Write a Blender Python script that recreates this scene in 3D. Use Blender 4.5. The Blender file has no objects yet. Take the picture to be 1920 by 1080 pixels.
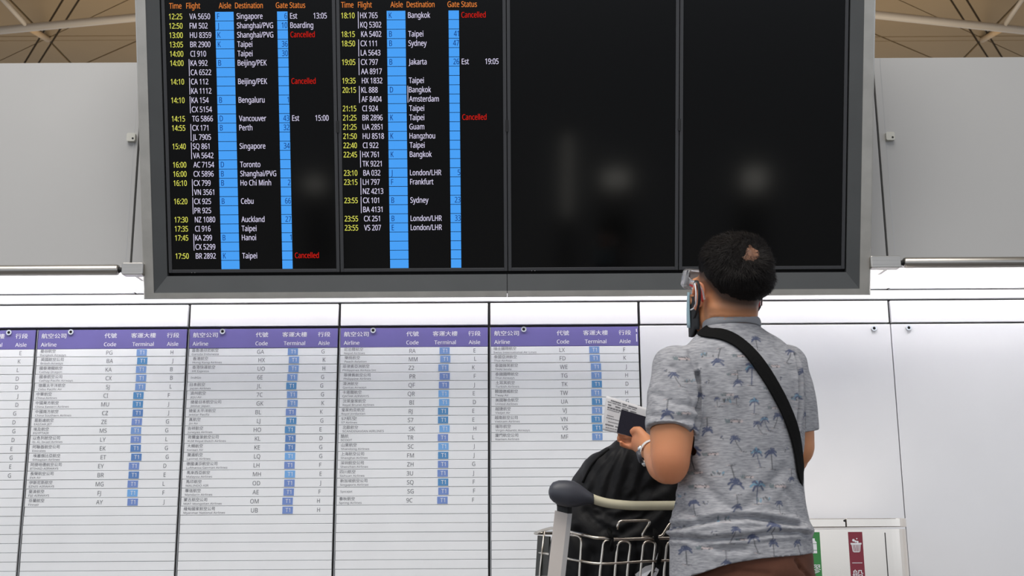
import bpy, bmesh, math, random
import numpy as np
from mathutils import Vector, Matrix, noise
from mathutils.bvhtree import BVHTree
random.seed(7); rng = np.random.default_rng(7)
S = bpy.context.scene; COL = S.collection

# ------------------------------------------------------------------ camera, world, light, exposure
F = 2152.0; PITCH = math.radians(12.1); ROLL = -0.006; CAM = Vector((0, 0, 1.0))
RC = Matrix.Rotation(math.pi/2 + PITCH, 3, 'X') @ Matrix.Rotation(ROLL, 3, 'Z')
cd = bpy.data.cameras.new('camera'); cam = bpy.data.objects.new('camera', cd); COL.objects.link(cam)
cam.matrix_world = Matrix.Translation(CAM) @ RC.to_4x4()
cd.sensor_width = 36; cd.lens = F/1920*36; cd.clip_end = 200
cd.dof.use_dof = True; cd.dof.focus_distance = 3.9; cd.dof.aperture_fstop = 9
S.camera = cam
S.view_settings.view_transform = 'Standard'; S.view_settings.look = 'None'
S.view_settings.gamma = 1; S.view_settings.use_curve_mapping = False
S.view_settings.exposure = 0.0
w = bpy.data.worlds.new('world'); S.world = w; w.use_nodes = True
w.node_tree.nodes['Background'].inputs[0].default_value = (0.84, 0.90, 1.0, 1)
w.node_tree.nodes['Background'].inputs[1].default_value = 1.14

def area(name, loc, rot, sx, sy, power, col=(1, 1, 1)):
    l = bpy.data.lights.new(name, 'AREA'); l.shape = 'RECTANGLE'; l.size = sx; l.size_y = sy
    l.energy = power; l.color = col
    o = bpy.data.objects.new(name, l); COL.objects.link(o); o.location = loc; o.rotation_euler = rot
    return o
area('hall_light', (-1.0, 0.5, 6.5), (math.radians(12), 0, 0), 6, 4, 420, (1, 0.97, 0.93))
area('hall_uplight', (0, 14, 3.2), (math.pi, 0, 0), 16, 5, 800, (1, 0.90, 0.76))
STRIP_POWER = 26.0

# ------------------------------------------------------------------ pixel -> place helpers (measuring the photograph)
def ray(px, py): return RC @ Vector(((px-960)/F, (540-py)/F, -1))
def P(px, py, Y):
    d = ray(px, py); return CAM + d*(Y/d.y)
def PZ(px, py, z):
    d = ray(px, py); return CAM + d*((z-1.0)/d.z)

# ------------------------------------------------------------------ materials
MATS = {}
def mat(name, col, rough=0.5, metal=0.0, spec=0.5, emis=None, estr=0.0, var=0.0, vscale=8.0, bump=0.0, bscale=60.0,
        stretch=(1, 1, 1), trans=0.0, ior=1.45, sss=0.0, coat=0.0, alpha=1.0):
    m = bpy.data.materials.new(name); m.use_nodes = True; nt = m.node_tree
    b = nt.nodes['Principled BSDF']; c4 = (*col, 1)
    b.inputs['Base Color'].default_value = c4; b.inputs['Roughness'].default_value = rough
    b.inputs['Metallic'].default_value = metal; b.inputs['Specular IOR Level'].default_value = spec
    b.inputs['Transmission Weight'].default_value = trans; b.inputs['IOR'].default_value = ior
    b.inputs['Coat Weight'].default_value = coat; b.inputs['Alpha'].default_value = alpha
    if sss: b.inputs['Subsurface Weight'].default_value = sss; b.inputs['Subsurface Radius'].default_value = (0.012, 0.005, 0.003); b.inputs['Subsurface Scale'].default_value = 1.0
    if emis: b.inputs['Emission Color'].default_value = (*emis, 1); b.inputs['Emission Strength'].default_value = estr
    if var or bump:
        tc = nt.nodes.new('ShaderNodeTexCoord'); mp = nt.nodes.new('ShaderNodeMapping'); mp.inputs['Scale'].default_value = stretch
        nt.links.new(tc.outputs['Object'], mp.inputs['Vector'])
    if var:
        n = nt.nodes.new('ShaderNodeTexNoise'); n.inputs['Scale'].default_value = vscale; n.inputs['Detail'].default_value = 6
        nt.links.new(mp.outputs[0], n.inputs['Vector'])
        r = nt.nodes.new('ShaderNodeMapRange'); r.inputs[1].default_value = .3; r.inputs[2].default_value = .7
        r.inputs[3].default_value = 1-var; r.inputs[4].default_value = 1+var
        nt.links.new(n.outputs['Fac'], r.inputs[0])
        v = nt.nodes.new('ShaderNodeVectorMath'); v.operation = 'SCALE'; v.inputs[0].default_value = col
        nt.links.new(r.outputs[0], v.inputs['Scale']); nt.links.new(v.outputs[0], b.inputs['Base Color'])
    if bump:
        n2 = nt.nodes.new('ShaderNodeTexNoise'); n2.inputs['Scale'].default_value = bscale; n2.inputs['Detail'].default_value = 4
        nt.links.new(mp.outputs[0], n2.inputs['Vector'])
        bp = nt.nodes.new('ShaderNodeBump'); bp.inputs['Strength'].default_value = bump; bp.inputs['Distance'].default_value = 0.002
        nt.links.new(n2.outputs['Fac'], bp.inputs['Height']); nt.links.new(bp.outputs[0], b.inputs['Normal'])
    MATS[name] = m; return m
def srgb(r, g, b):
    return tuple(((c/255)/12.92 if c/255 <= .04045 else ((c/255+.055)/1.055)**2.4) for c in (r, g, b))
WHITE = mat('white_panel', (.80, .80, .82), .35, var=.02, vscale=3, coat=.15)
FASCIA = mat('fascia_panel', (.47, .465, .455), .45, var=.02, vscale=2)
SEAM = mat('dark_seam', (.03, .03, .03), .8)
SEAMG = mat('steel_seam', (.45, .45, .45), .35, metal=.8)
SLAT = mat('slat_white', (.86, .87, .885), .45, var=.025, vscale=5)
PURPLE = mat('purple_header', srgb(112, 104, 168), .45, var=.03)
TXTW = mat('white_print', (.85, .85, .88), .5)
TXTK = mat('grey_print', (.13, .13, .15), .6)
BLUES = [mat('blue_plate_%s' % n, srgb(*c), .4) for n, c in (('mid', (124, 158, 212)), ('teal', (86, 144, 196)), ('light', (122, 176, 232)), ('violet', (120, 146, 206)), ('deep', (94, 134, 192)))]
STEEL = mat('brushed_steel', (.44, .42, .39), .34, metal=1.0, var=.10, vscale=30, stretch=(.15, 12, 12), bump=.06, bscale=200)
ALU = mat('brushed_aluminium_frame', (.47, .455, .42), .42, metal=.6, var=.08, vscale=14, stretch=(1, 1, 8))
GREYF = mat('charcoal_frame', (.064, .068, .070), .55, var=.05)
BEZEL = mat('display_bezel', (.045, .046, .050), .42)
GLASS = mat('display_glass', (.003, .003, .003), .10, spec=.28)
BLACK = mat('black_plastic', (.012, .012, .013), .5)
def em(name, rgb, s=1.0): return mat(name, (0, 0, 0), .5, spec=0, emis=srgb(*rgb), estr=s)
E_OR = em('screen_orange', (226, 130, 62)); E_YE = em('screen_yellow', (222, 222, 96)); E_WH = em('screen_white', (216, 210, 236))
E_RE = em('screen_red', (204, 30, 22)); E_BL = em('screen_blue', (74, 160, 246)); E_NA = em('screen_navy', (20, 52, 120)); E_LB = em('screen_line', (10, 14, 40))
TAN = mat('tan_ceiling', srgb(146, 122, 86), .7, var=.05, vscale=.8)
TAN2 = mat('tan_rib', srgb(178, 148, 108), .7, var=.04)
TUBE = mat('painted_tube', (.40, .345, .28), .5)
FLOOR = mat('granite_floor', (.16, .155, .15), .3, var=.25, vscale=60)
LAMP = mat('lamp_tube', (1, 1, 1), .5, emis=(1, .97, 1), estr=STRIP_POWER)
SKIN = None
TROUSER = mat('brown_cotton', srgb(90, 53, 37), .85, var=.08, vscale=40, bump=.3, bscale=90)
RUB = mat('rubber_sole', (.03, .03, .03), .7)
STRAP = mat('black_webbing', (.008, .008, .008), .85, spec=.12, bump=.5, bscale=400)
BAGM = mat('black_nylon', (.009, .009, .010), .62, spec=.28, bump=.25, bscale=300)
CREAM = mat('cream_plastic', srgb(206, 200, 174), .4, var=.05, vscale=30)
GRIP = mat('dark_grey_plastic', srgb(70, 72, 80), .45, var=.06, vscale=40)
WIRE = mat('chrome_wire', (.62, .57, .50), .25, metal=1.0)
ANOD = mat('anodised_post', (.70, .64, .59), .55, metal=.35, var=.03)
POSTE = mat('post_edge', (.80, .79, .78), .35, metal=.3)
POLI = mat('polished_edge', (.8, .8, .8), .2, metal=1.0)
SMOKE = mat('smoky_plastic', (.014, .016, .013), .5, spec=.2, var=.4, vscale=15)
BINM = mat('bin_steel', (.86, .79, .70), .20, metal=1.0, var=.05, vscale=4, stretch=(1, 1, .3), bump=.12, bscale=5)
GREEN = mat('green_label', srgb(62, 136, 72), .45); MAROON = mat('maroon_label', srgb(134, 48, 62), .45)
PAPER = mat('paper', (.66, .65, .66), .7, var=.03, vscale=30)
INK = mat('ink', (.14, .14, .15), .7)
PASS = mat('navy_passport', (.010, .009, .018), .6, spec=.2, bump=.2, bscale=400)
WATCHW = mat('white_band', (.75, .75, .74), .4)
CLEAR = mat('clear_goggle', (.93, .95, .97), .08, trans=.85, ior=1.25, spec=.6)
MASKB = mat('blue_mask', srgb(165, 195, 205), .8); MASKK = mat('black_mask', (.02, .022, .025), .7)
REDM = mat('red_silicone', srgb(180, 40, 32), .5)
BOXW = mat('sensor_plastic', (.62, .61, .55), .5)

# ------------------------------------------------------------------ mesh helpers
class MB:
    def __init__(s): s.v = []; s.f = []; s.m = []
    def add(s, vs, fs, mi=0):
        o = len(s.v); s.v += [tuple(v) for v in vs]; s.f += [tuple(i+o for i in f) for f in fs]; s.m += [mi]*len(fs)
    def box(s, x0, x1, y0, y1, z0, z1, mi=0):
        vs = [(x, y, z) for x in (x0, x1) for y in (y0, y1) for z in (z0, z1)]
        s.add(vs, [(0, 1, 3, 2), (4, 6, 7, 5), (0, 4, 5, 1), (2, 3, 7, 6), (0, 2, 6, 4), (1, 5, 7, 3)], mi)
    def tube(s, pts, r, n=10, mi=0, closed=False, flat=1.0, up=(0, 0, 1), dome=False):
        pts = [Vector(p) for p in pts]; N = len(pts); rs = r if isinstance(r, (list, tuple)) else [r]*N
        rings = []; prev = None; up = Vector(up)
        for i, p in enumerate(pts):
            if closed: t = (pts[(i+1) % N]-pts[i-1])
            else: t = pts[min(i+1, N-1)]-pts[max(i-1, 0)]
            t.normalize()
            a = (prev if prev is not None else up)
            a = a - t*a.dot(t)
            if a.length < 1e-4: a = t.orthogonal()
            a.normalize(); prev = a; b = t.cross(a)
            rr = rs[i]; ra, rb = (rr if isinstance(rr, (list, tuple)) else (rr, rr*flat))
            rings.append([p + a*(ra*math.cos(2*math.pi*k/n)) + b*(rb*math.sin(2*math.pi*k/n)) for k in range(n)])
        vs = [v for R_ in rings for v in R_]; fs = []
        M = N if closed else N-1
        for i in range(M):
            j = (i+1) % N
            for k in range(n): fs.append((i*n+k, i*n+(k+1) % n, j*n+(k+1) % n, j*n+k))
        if not closed:
            fs.append(tuple(range(n))[::-1]); fs.append(tuple((N-1)*n+k for k in range(n)))
        s.add(vs, fs, mi)
    def ell(s, c, r, M=None, nu=24, nv=14, mi=0):
        vs = []; fs = []; c = Vector(c)
        for i in range(nv+1):
            th = math.pi*i/nv
            for k in range(nu):
                ph = 2*math.pi*k/nu
                q = Vector((r[0]*math.sin(th)*math.cos(ph), r[1]*math.sin(th)*math.sin(ph), r[2]*math.cos(th)))
                if M: q = M @ q
                vs.append(c+q)
        for i in range(nv):
            for k in range(nu): fs.append((i*nu+k, (i+1)*nu+k, (i+1)*nu+(k+1) % nu, i*nu+(k+1) % nu))
        s.add(vs, fs, mi)
    def loft(s, rings, mi=0, cap=True):
        n = len(rings[0]); vs = [v for R_ in rings for v in R_]; fs = []
        for i in range(len(rings)-1):
            for k in range(n): fs.append((i*n+k, i*n+(k+1) % n, (i+1)*n+(k+1) % n, (i+1)*n+k))
        if cap: fs.append(tuple(range(n))[::-1]); fs.append(tuple((len(rings)-1)*n+k for k in range(n)))
        s.add(vs, fs, mi)
    def prism(s, poly, z0, z1, mi=0):      # poly in local xy, extruded along z
        n = len(poly); vs = [(x, y, z0) for x, y in poly]+[(x, y, z1) for x, y in poly]
        fs = [tuple(range(n))[::-1], tuple(range(n, 2*n))]+[(k, (k+1) % n, n+(k+1) % n, n+k) for k in range(n)]
        s.add(vs, fs, mi)
    def mesh(s, name, mats, smooth=False, bevel=0, fixn=True):
        me = bpy.data.meshes.new(name); me.from_pydata(s.v, [], s.f)
        for m in (mats if isinstance(mats, (list, tuple)) else [mats]): me.materials.append(m)
        me.polygons.foreach_set('material_index', s.m)
        if bevel or fixn:
            bm = bmesh.new(); bm.from_mesh(me)
            if bevel: bmesh.ops.bevel(bm, geom=bm.edges[:], offset=bevel, segments=2, affect='EDGES', profile=.5)
            if fixn: bmesh.ops.recalc_face_normals(bm, faces=bm.faces)
            bm.to_mesh(me); bm.free()
        if smooth: me.polygons.foreach_set('use_smooth', [True]*len(me.polygons))
        me.update(); return me
    def obj(s, name, mats, parent=None, **k):
        return link(name, s.mesh(name, mats, **k), parent)
def link(name, me, parent=None, loc=None):
    o = bpy.data.objects.new(name, me); COL.objects.link(o)
    if parent: o.parent = parent
    if loc is not None: o.location = loc
    return o
def empty(name, loc=(0, 0, 0)):
    o = bpy.data.objects.new(name, None); COL.objects.link(o); o.location = loc; o.empty_display_size = .05; return o
def tag(o, label, cat, group=None):
    o['label'] = label; o['category'] = cat
    if group: o['group'] = group
    return o
def struct(o): o['kind'] = 'structure'; return o
def rrect(w_, h_, r, n=4, cx=0, cy=0):
    out = []
    for sx, sy, a0 in ((1, 1, 0), (-1, 1, 90), (-1, -1, 180), (1, -1, 270)):
        for k in range(n+1):
            a = math.radians(a0+90*k/n); out.append((cx+sx*(w_/2-r)+r*math.cos(a), cy+sy*(h_/2-r)+r*math.sin(a)))
    return out
def smooth_path(pts, k=6):
    pts = [Vector(p) for p in pts]; out = []
    for i in range(len(pts)-1):
        p0 = pts[max(i-1, 0)]; p1 = pts[i]; p2 = pts[i+1]; p3 = pts[min(i+2, len(pts)-1)]
        for j in range(k):
            t = j/k
            out.append(.5*((2*p1)+(p2-p0)*t+(2*p0-5*p1+4*p2-p3)*t*t+(3*p1-p0-3*p2+p3)*t**3))
    out.append(pts[-1]); return out
def fillet(pts, r=.012, k=5):
    pts = [Vector(p) for p in pts]; out = [pts[0]]
    for i in range(1, len(pts)-1):
        a, b_, c = pts[i-1], pts[i], pts[i+1]; l = min(r, (a-b_).length*.45, (c-b_).length*.45)
        p = b_+(a-b_).normalized()*l; q = b_+(c-b_).normalized()*l
        for j in range(k+1):
            t = j/k; out.append(p*(1-t)**2+b_*2*t*(1-t)+q*t*t)
    out.append(pts[-1]); return out
def apply_mods(o):
    dg = bpy.context.evaluated_depsgraph_get(); me = bpy.data.meshes.new_from_object(o.evaluated_get(dg)); return me
def remeshed(mb, voxel, smooth_it, subs=0):
    o = link('tmp', mb.mesh('tmp', BLACK)); m = o.modifiers.new('r', 'REMESH'); m.mode = 'VOXEL'; m.voxel_size = voxel
    if smooth_it: sm = o.modifiers.new('s', 'SMOOTH'); sm.factor = .5; sm.iterations = smooth_it
    if subs: ss = o.modifiers.new('u', 'SUBSURF'); ss.levels = subs
    me = apply_mods(o); bpy.data.objects.remove(o); me.materials.clear()
    me.polygons.foreach_set('use_smooth', [True]*len(me.polygons)); return me

# ------------------------------------------------------------------ lettering: glyph outlines from Blender's own font, triangulated
TX = {}
def bundled_font():
    import os
    try:
        d = bpy.utils.resource_path('LOCAL'); p = os.path.join(d, 'datafiles', 'fonts', 'NotoSansMath-Regular.woff2')
        return bpy.data.fonts.load(p) if os.path.exists(p) else None
    except Exception: return None
FONT = bundled_font()          # Blender's own interface face; falls back to its default lettering
def prep_text(strings, off=0.0):
    strings = [s for s in dict.fromkeys(strings) if (s, off) not in TX]; tmp = []
    for s in strings:
        c = bpy.data.curves.new('t', 'FONT'); c.body = s; c.resolution_u = 4 if off or max(map(ord, s)) >= 0x2000 else 3; c.offset = 0
        if FONT and max(map(ord, s)) < 0x2000: c.font = FONT
        o = bpy.data.objects.new('t', c); COL.objects.link(o); tmp.append(o)
    bpy.context.view_layer.update(); dg = bpy.context.evaluated_depsgraph_get()
    for s, o in zip(strings, tmp):
        me = bpy.data.meshes.new_from_object(o.evaluated_get(dg))
        TX[(s, off)] = ([(v.co.x, v.co.y) for v in me.vertices], [tuple(p.vertices) for p in me.polygons])
        bpy.data.meshes.remove(me); c = o.data; bpy.data.objects.remove(o); bpy.data.curves.remove(c)
def put(mb, s, fn, u, v, cap, xs=1.0, align='L', mi=0, width=None, off=0.0, h=None):
    """write s on a plane: fn(u,v)->point; cap is capital height"""
    vs, fs = TX[(s, off)]
    if not vs: return
    h = h or (CAPH if max(map(ord, s)) < 0x2000 else .85)
    k = cap/h; x0 = min(a for a, b in vs); x1 = max(a for a, b in vs)
    kx = (width/(x1-x0)) if width else k*xs
    W_ = (x1-x0)*kx; o = {'L': 0, 'C': -W_/2, 'R': -W_}[align]
    mb.add([fn(u+o+(a-x0)*kx, v+b*k) for a, b in vs], fs, mi)
    if off and max(map(ord, s)) < 0x2000:      # slightly heavier strokes
        e_ = cap*(.045 if off > .01 else .022); nn = (Vector(fn(1, 0))-Vector(fn(0, 0))).cross(Vector(fn(0, 1))-Vector(fn(0, 0)))*.00025
        mb.add([Vector(fn(u+o+(a-x0)*kx+e_, v+b*k))+nn for a, b in vs], fs, mi)

prep_text(['H']); CAPH = max(b for a, b in TX[('H', 0.0)][0]); print('cap height', CAPH)

# ================================================================== SETTING
YW = 4.60      # lower wall face
YF = 4.37      # upper fascia face
mb = MB(); mb.box(-30, 30, -30, 30, -.1, 0); struct(mb.obj('floor', FLOOR))

def zat(py, Y, px=960): return P(px, py, Y).z
z1 = zat(547, YW); z2 = zat(565.5, YW); z3 = zat(611, YW)
ztop = zat(111, YF); zfb = zat(505, YF)
# lower wall: dark carcass plus panels
wall = MB(); wall.box(-6, 6, YW+.02, YW+.12, 0, ztop-.03); wall = struct(wall.obj('wall_back', SEAM))
def panel(x0, x1, za, zb, g=.004, parent=wall, m=WHITE, y0=YW, y1=YW+.03, name='wall_panel', bev=.0015):
    b = MB(); b.box(x0+g/2, x1-g/2, y0, y1, za+g/2, zb-g/2); return b.obj(name, m, parent, bevel=bev)
xs_glow = [-6, -3.4, P(253, 535, YW).x, P(951, 535, YW).x, P(1666, 535, YW).x, 3.4, 6]
for a, b in zip(xs_glow[:-1], xs_glow[1:]): panel(a, b, z1, z1+.42, g=.008)
for x in (xs_glow[2], xs_glow[4]):
    b = MB(); b.box(x-.005, x+.005, YW-.004, YW+.01, z1+.006, z1+.2); b.obj('joint_strip', SEAMG, wall)
panel(-6, 6, z2, z1, g=.006)
xs = [P(x, y, YW).x for x, y in ((68, 640), (353.5, 612), (636, 612), (917, 612), (1198.5, 612), (1669, 600))]
pit = xs[3]-xs[2]
xrow = [-6, xs[1]-2*pit*1.02]+xs[1:5]+[xs[5], 3.1, 4.6, 6]
for a, b in zip(xrow[:-1], xrow[1:]): panel(a, b, z3, z2, g=.011)
# big plain panels right of the airline lists, and far left
panel(xs[4], xs[5], .12, z3, g=.004); panel(xs[5], 3.1, .12, z3, g=.004); panel(3.1, 4.6, .12, z3); panel(4.6, 6, .12, z3)
panel(-6, xs[0]-pit*1.01, .12, z3)
b = MB(); b.box(-6, 6, YW-.01, YW+.02, 0, .12); b.obj('skirting', STEEL, wall)
# upper fascia, standing proud of the wall, with the lamp tucked behind its lower edge
fas = MB(); fas.box(-6, 6, YF+.03, YF+.06, zfb+.02, ztop-.02); fas.box(-6, 6, YF+.03, YW+.02, ztop-.06, ztop-.03)
fas = struct(fas.obj('wall_back_upper', SEAM))
xf = [-6, -3.4, P(258, 300, YF).x, P(951, 300, YF).x, P(1647, 259, YF).x, 3.4, 6]
for a, b_ in zip(xf[:-1], xf[1:]): panel(a, b_, zfb, ztop, g=.008, parent=fas, m=FASCIA, y0=YF, y1=YF+.035)
for a in (xf[2]-.02, xf[4]+.03):
    b = MB(); b.box(a-.0008, a+.0008, YF-.0006, YF+.001, zfb, ztop-.01); b.obj('panel_score', SEAMG, fas)
# light strip
b = MB(); b.tube([(-5.8, YW-.145, zfb+.046), (5.8, YW-.145, zfb+.046)], .016, n=12); lamp = b.obj('light_strip', LAMP, smooth=True)
tag(lamp, 'long white fluorescent strip hidden behind lower edge of the grey upper wall panels', 'light')
# studs
def stud(px, py, parent, fn=None):
    c = P(px, py, YW); b = MB()
    ring = [(c.x+.011*math.cos(t), c.z+.011*math.sin(t)) for t in [2*math.pi*k/16 for k in range(16)]]
    rin = [(c.x+.006*math.cos(t), c.z+.006*math.sin(t)) for t in [2*math.pi*k/16 for k in range(16)]]
    y0 = YW-.008
    vs = [(x, YW-.003, z) for x, z in ring]+[(x, y0, z) for x, z in ring]+[(x, y0, z) for x, z in rin]+[(x, YW+.002, z) for x, z in rin]
    fs = [(j*16+k, j*16+(k+1) % 16, (j+1)*16+(k+1) % 16, (j+1)*16+k) for j in range(3) for k in range(16)]
    b.add(vs, fs, 0); b.add([(x, y0+.004, z) for x, z in rin], [tuple(range(16))], 1)
    o = b.obj('lock_stud', [POLI, BLACK], parent); return o
stud(1638, 616, wall); stud(1703, 615, wall)

# ceiling: dark backing, tan panels with gaps and ribs, cut along the lines the photo shows
CZ = 9.5
b = MB(); b.box(-16, 16, -16, 42, CZ+.03, CZ+.1); ceil = struct(b.obj('ceiling', mat('ceiling_gap', (.05, .035, .02), .9)))
def split(polys, pt, ang, gap):
    n = Vector((-math.sin(ang), math.cos(ang))); out = []
    def clip(poly, sgn):
        res = []; m_ = len(poly)
        d = [sgn*((Vector(p)-Vector(pt)).dot(n))-gap/2 for p in poly]
        for i in range(m_):
            a, c = poly[i], poly[(i+1) % m_]; da, dc = d[i], d[(i+1) % m_]
            if da >= 0: res.append(a)
            if (da > 0) != (dc > 0):
                t = da/(da-dc); res.append((a[0]+(c[0]-a[0])*t, a[1]+(c[1]-a[1])*t))
        return res
    for q in polys:
        for sg in (1, -1):
            r = clip(q, sg)
            if len(r) > 2: out.append(r)
    return out
XM = .143
for side in (0, 1):
    node = PZ(88, 72, CZ) if side == 0 else PZ(1843, 72, CZ)
    nx, ny = node.x, node.y; mir = 1 if side == 0 else -1
    polys = [[(-16, -16), (XM-.02, -16), (XM-.02, 42), (-16, 42)]] if side == 0 else [[(XM+.02, -16), (16, -16), (16, 42), (XM+.02, 42)]]
    A = lambda deg: math.radians(deg if mir == 1 else 180-deg)
    def L(dx, dy, deg, gap): 
        global polys
        polys = split(polys, (nx+mir*dx, ny+dy), A(deg), gap)
    L(0, .09, 0, .018); L(0, -.09, 0, .028)
    L(-.13, 0, -56.5, .035); L(.13, 0, -56.5, .035)
    L(0, 0, 89.5, .045)
    L(0, 0, -37.5, .02)
    L(2.75, 0, -56.5, .05); L(5.2, 0, 89.5, .06); L(0, 4.0, 0, .04); L(0, -4.2, 0, .04); L(1.7, 0, -37.5, .03); L(-3.9, 0, 89.5, .06)
    for q in polys:
        b = MB(); b.prism(q, CZ, CZ+.045); o = b.obj('ceiling_panel', TAN, ceil)
# roof tubes in front of the ceiling
def truss(a, b_, c, node, d, label):
    t = empty('roof_truss', a); e = Vector(t.location)
    def rod(p, q, r, nm, m=TUBE):
        k = MB(); k.tube([p-e, q-e], r, n=14); k.obj(nm, m, t, smooth=True)
    rod(a, b_, .062, 'chord'); rod(c, d, .034, 'brace'); rod(c, node, .05, 'strut', TAN2)
    tag(t, label, 'truss', 'roof tubes under the ceiling'); return t
zt = 8.7
a0 = PZ(-160, 72, zt); b0 = PZ(620, -2, zt)
truss(a0, b0, PZ(52, 51, zt), PZ(90, 74, CZ), PZ(-30, -40, 9.3), 'pale roof tube with struts crossing the tan ceiling at the left')
a1 = PZ(1560, 19, zt); b1 = PZ(2100, 76, zt)
truss(a1, b1, PZ(1880, 53, zt), PZ(1842, 75, CZ), PZ(1950, -50, 9.3), 'pale roof tube with struts crossing the tan ceiling at the right')

# ================================================================== FLIGHT BOARD
TILT = math.radians(16.4)
O0 = P(951, 503, 4.25)
Ub = Vector((1, 0, 0)); Vb = Vector((0, -math.sin(TILT), math.cos(TILT))); Nb = Ub.cross(Vb)
board = empty('flight_board', O0); board.rotation_euler = (math.pi/2+TILT, 0, 0)
tag(board, 'huge black departures board in a brushed metal frame with four tall screens', 'flight board')
def buv(px, py, n=0.0):
    d = ray(px, py); o = O0+Nb*n; t = (o-CAM).dot(Nb)/d.dot(Nb); q = CAM+d*t-O0
    return q.dot(Ub), q.dot(Vb)
uL = buv(268, 540, .03)[0]; uR = buv(1633.5, 540, .03)[0]; vB = buv(951, 557.5, .03)[1]; vT = buv(951, 0, 0)[1]+.17
gL = buv(287, 500, .03)[0]; gR = buv(1612.5, 500, .03)[0]; gB = buv(951, 545.5, .03)[1]; gT = vT-(gB-vB)
iL = buv(314, 500, 0)[0]; iR = buv(1586, 500, 0)[0]; iB = buv(951, 514, 0)[1]; iT = gT-(iB-gB)
um = buv(951, 540, .03)[0]
def ring_piece(A_, B_, mi):   # A_,B_ : (u,v,n) quads
    pass
def rail(c0, c1, name, m):
    """frame side between two corner profiles (lists of points)"""
    k = MB(); n = len(c0); k.add(list(c0)+list(c1), [(i, (i+1) % n, n+(i+1) % n, n+i) for i in range(n)]+[tuple(range(n))[::-1], tuple(range(n, 2*n))])
    return k.obj(name, m, board)
def prof(sx, sy, o, i, n0, n1, nb):   # corner profile: o=(u,v) outer, i=(u,v) inner
    return [(o[0], o[1], nb), (o[0], o[1], n0), (o[0]*.85+i[0]*.15, o[1]*.85+i[1]*.15, n0+.008), (i[0], i[1], n1), (i[0], i[1], nb)]
oc = [(uL, vB), (uR, vB), (uR, vT), (uL, vT)]; gc = [(gL, gB), (gR, gB), (gR, gT), (gL, gT)]; ic = [(iL, iB), (iR, iB), (iR, iT), (iL, iT)]
pa = [prof(0, 0, oc[k], gc[k], .022, .030, -.10) for k in range(4)]
pg = [[(gc[k][0], gc[k][1], -.02), (gc[k][0], gc[k][1], .027), (ic[k][0], ic[k][1], .006), (ic[k][0], ic[k][1], -.02)] for k in range(4)]
def midp(a, b_, u): return [(u, p[1], p[2]) for p in a]
for P_, nm, m in ((pa, 'metal_rail', ALU), (pg, 'charcoal_rail', GREYF)):
    for k in (1, 3): rail(P_[k], P_[(k+1) % 4], nm, m)
    for k in (0, 2):
        rail(midp(P_[k], 0, uL if 0 else P_[k][0][0]) if 0 else P_[k], midp(P_[k], 0, um-.0012*(1 if k == 0 else -1)), nm, m)
        rail(midp(P_[k], 0, um+.0012*(1 if k == 0 else -1)), P_[(k+1) % 4], nm, m)
k = MB(); k.box(uL+.01, uR-.01, vB+.01, vT-.01, -.13, -.03); k.obj('back_housing', BLACK, board)
# four portrait displays
bx = [iL+.004, buv(634.5, 300)[0], buv(951, 300)[0], buv(1273, 300)[0], iR-.004]
vb0 = iB+.012; vb1 = iT-.01
displays = []
for i in range(4):
    u0, u1 = bx[i]+.0015, bx[i+1]-.0015; w_ = .0125
    k = MB()
    for (a, c, d, e) in ((u0, u0+w_, vb0, vb1), (u1-w_, u1, vb0, vb1), (u0+w_, u1-w_, vb0, vb0+w_), (u0+w_, u1-w_, vb1-w_, vb1)):
        k.box(a, c, d, e, -.02, .004)
    D = k.obj('display', BEZEL, board, bevel=.0012)
    q = MB(); q.box(u0+w_-.001, u1-w_+.001, vb0+w_-.001, vb1-w_+.001, -.012, -.002); q.obj('screen_glass', GLASS, D)
    if i < 3:
        vv = buv(951, 236)[1]; q = MB(); q.box(u1-.004, u1+.007, vv-.022, vv+.022, -.004, .006); q.obj('clip', BLACK, D)
    displays.append((D, u0+w_, u1-w_))
for i in (0, 2):
    q = MB(); uu = buv(363 if i == 0 else 1000, 508)[0]
    for dx in (-.006, .006): q.box(uu+dx-.0012, uu+dx+.0012, vb0-.0002, vb0+.002, .0042, .0052)
    q.obj('latch_screw', POLI, displays[i][0])
R1 = """12:25|VA 5650||F|Singapore|6|Est|13:05
12:50|FM 502||J|Shanghai/PVG|10|Boarding
13:00|HU 8359||K|Shanghai/PVG||*Cancelled
13:05|BR 2900||K|Taipei|36
14:00|CI 910|||Taipei|30
14:00|KA 992|b|B|Beijing/PEK
|CA 6522
14:10|CA 112|b||Beijing/PEK||*Cancelled
|KA 1112
14:10|KA 154|b|B|Bengaluru|1
|CX 5154
14:15|TG 5866||D|Vancouver|43|Est|15:00
14:55|CX 171|b|B|Perth|32
|JL 7905
15:40|SQ 861|b||Singapore|34
|VA 5642
16:00|AC 7154||D|Toronto
16:00|CX 5896||B|Shanghai/PVG
16:10|CX 799|b|B|Ho Chi Minh|2
|VN 3561
16:20|CX 925|b|B|Cebu|66
|PR 925
17:30|NZ 1080|||Auckland|27
17:35|CI 916|||Taipei
17:45|KA 299|b|B|Hanoi|1
|CX 5299
17:50|BR 2892||K|Taipei||*Cancelled""".split('\n')
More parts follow.
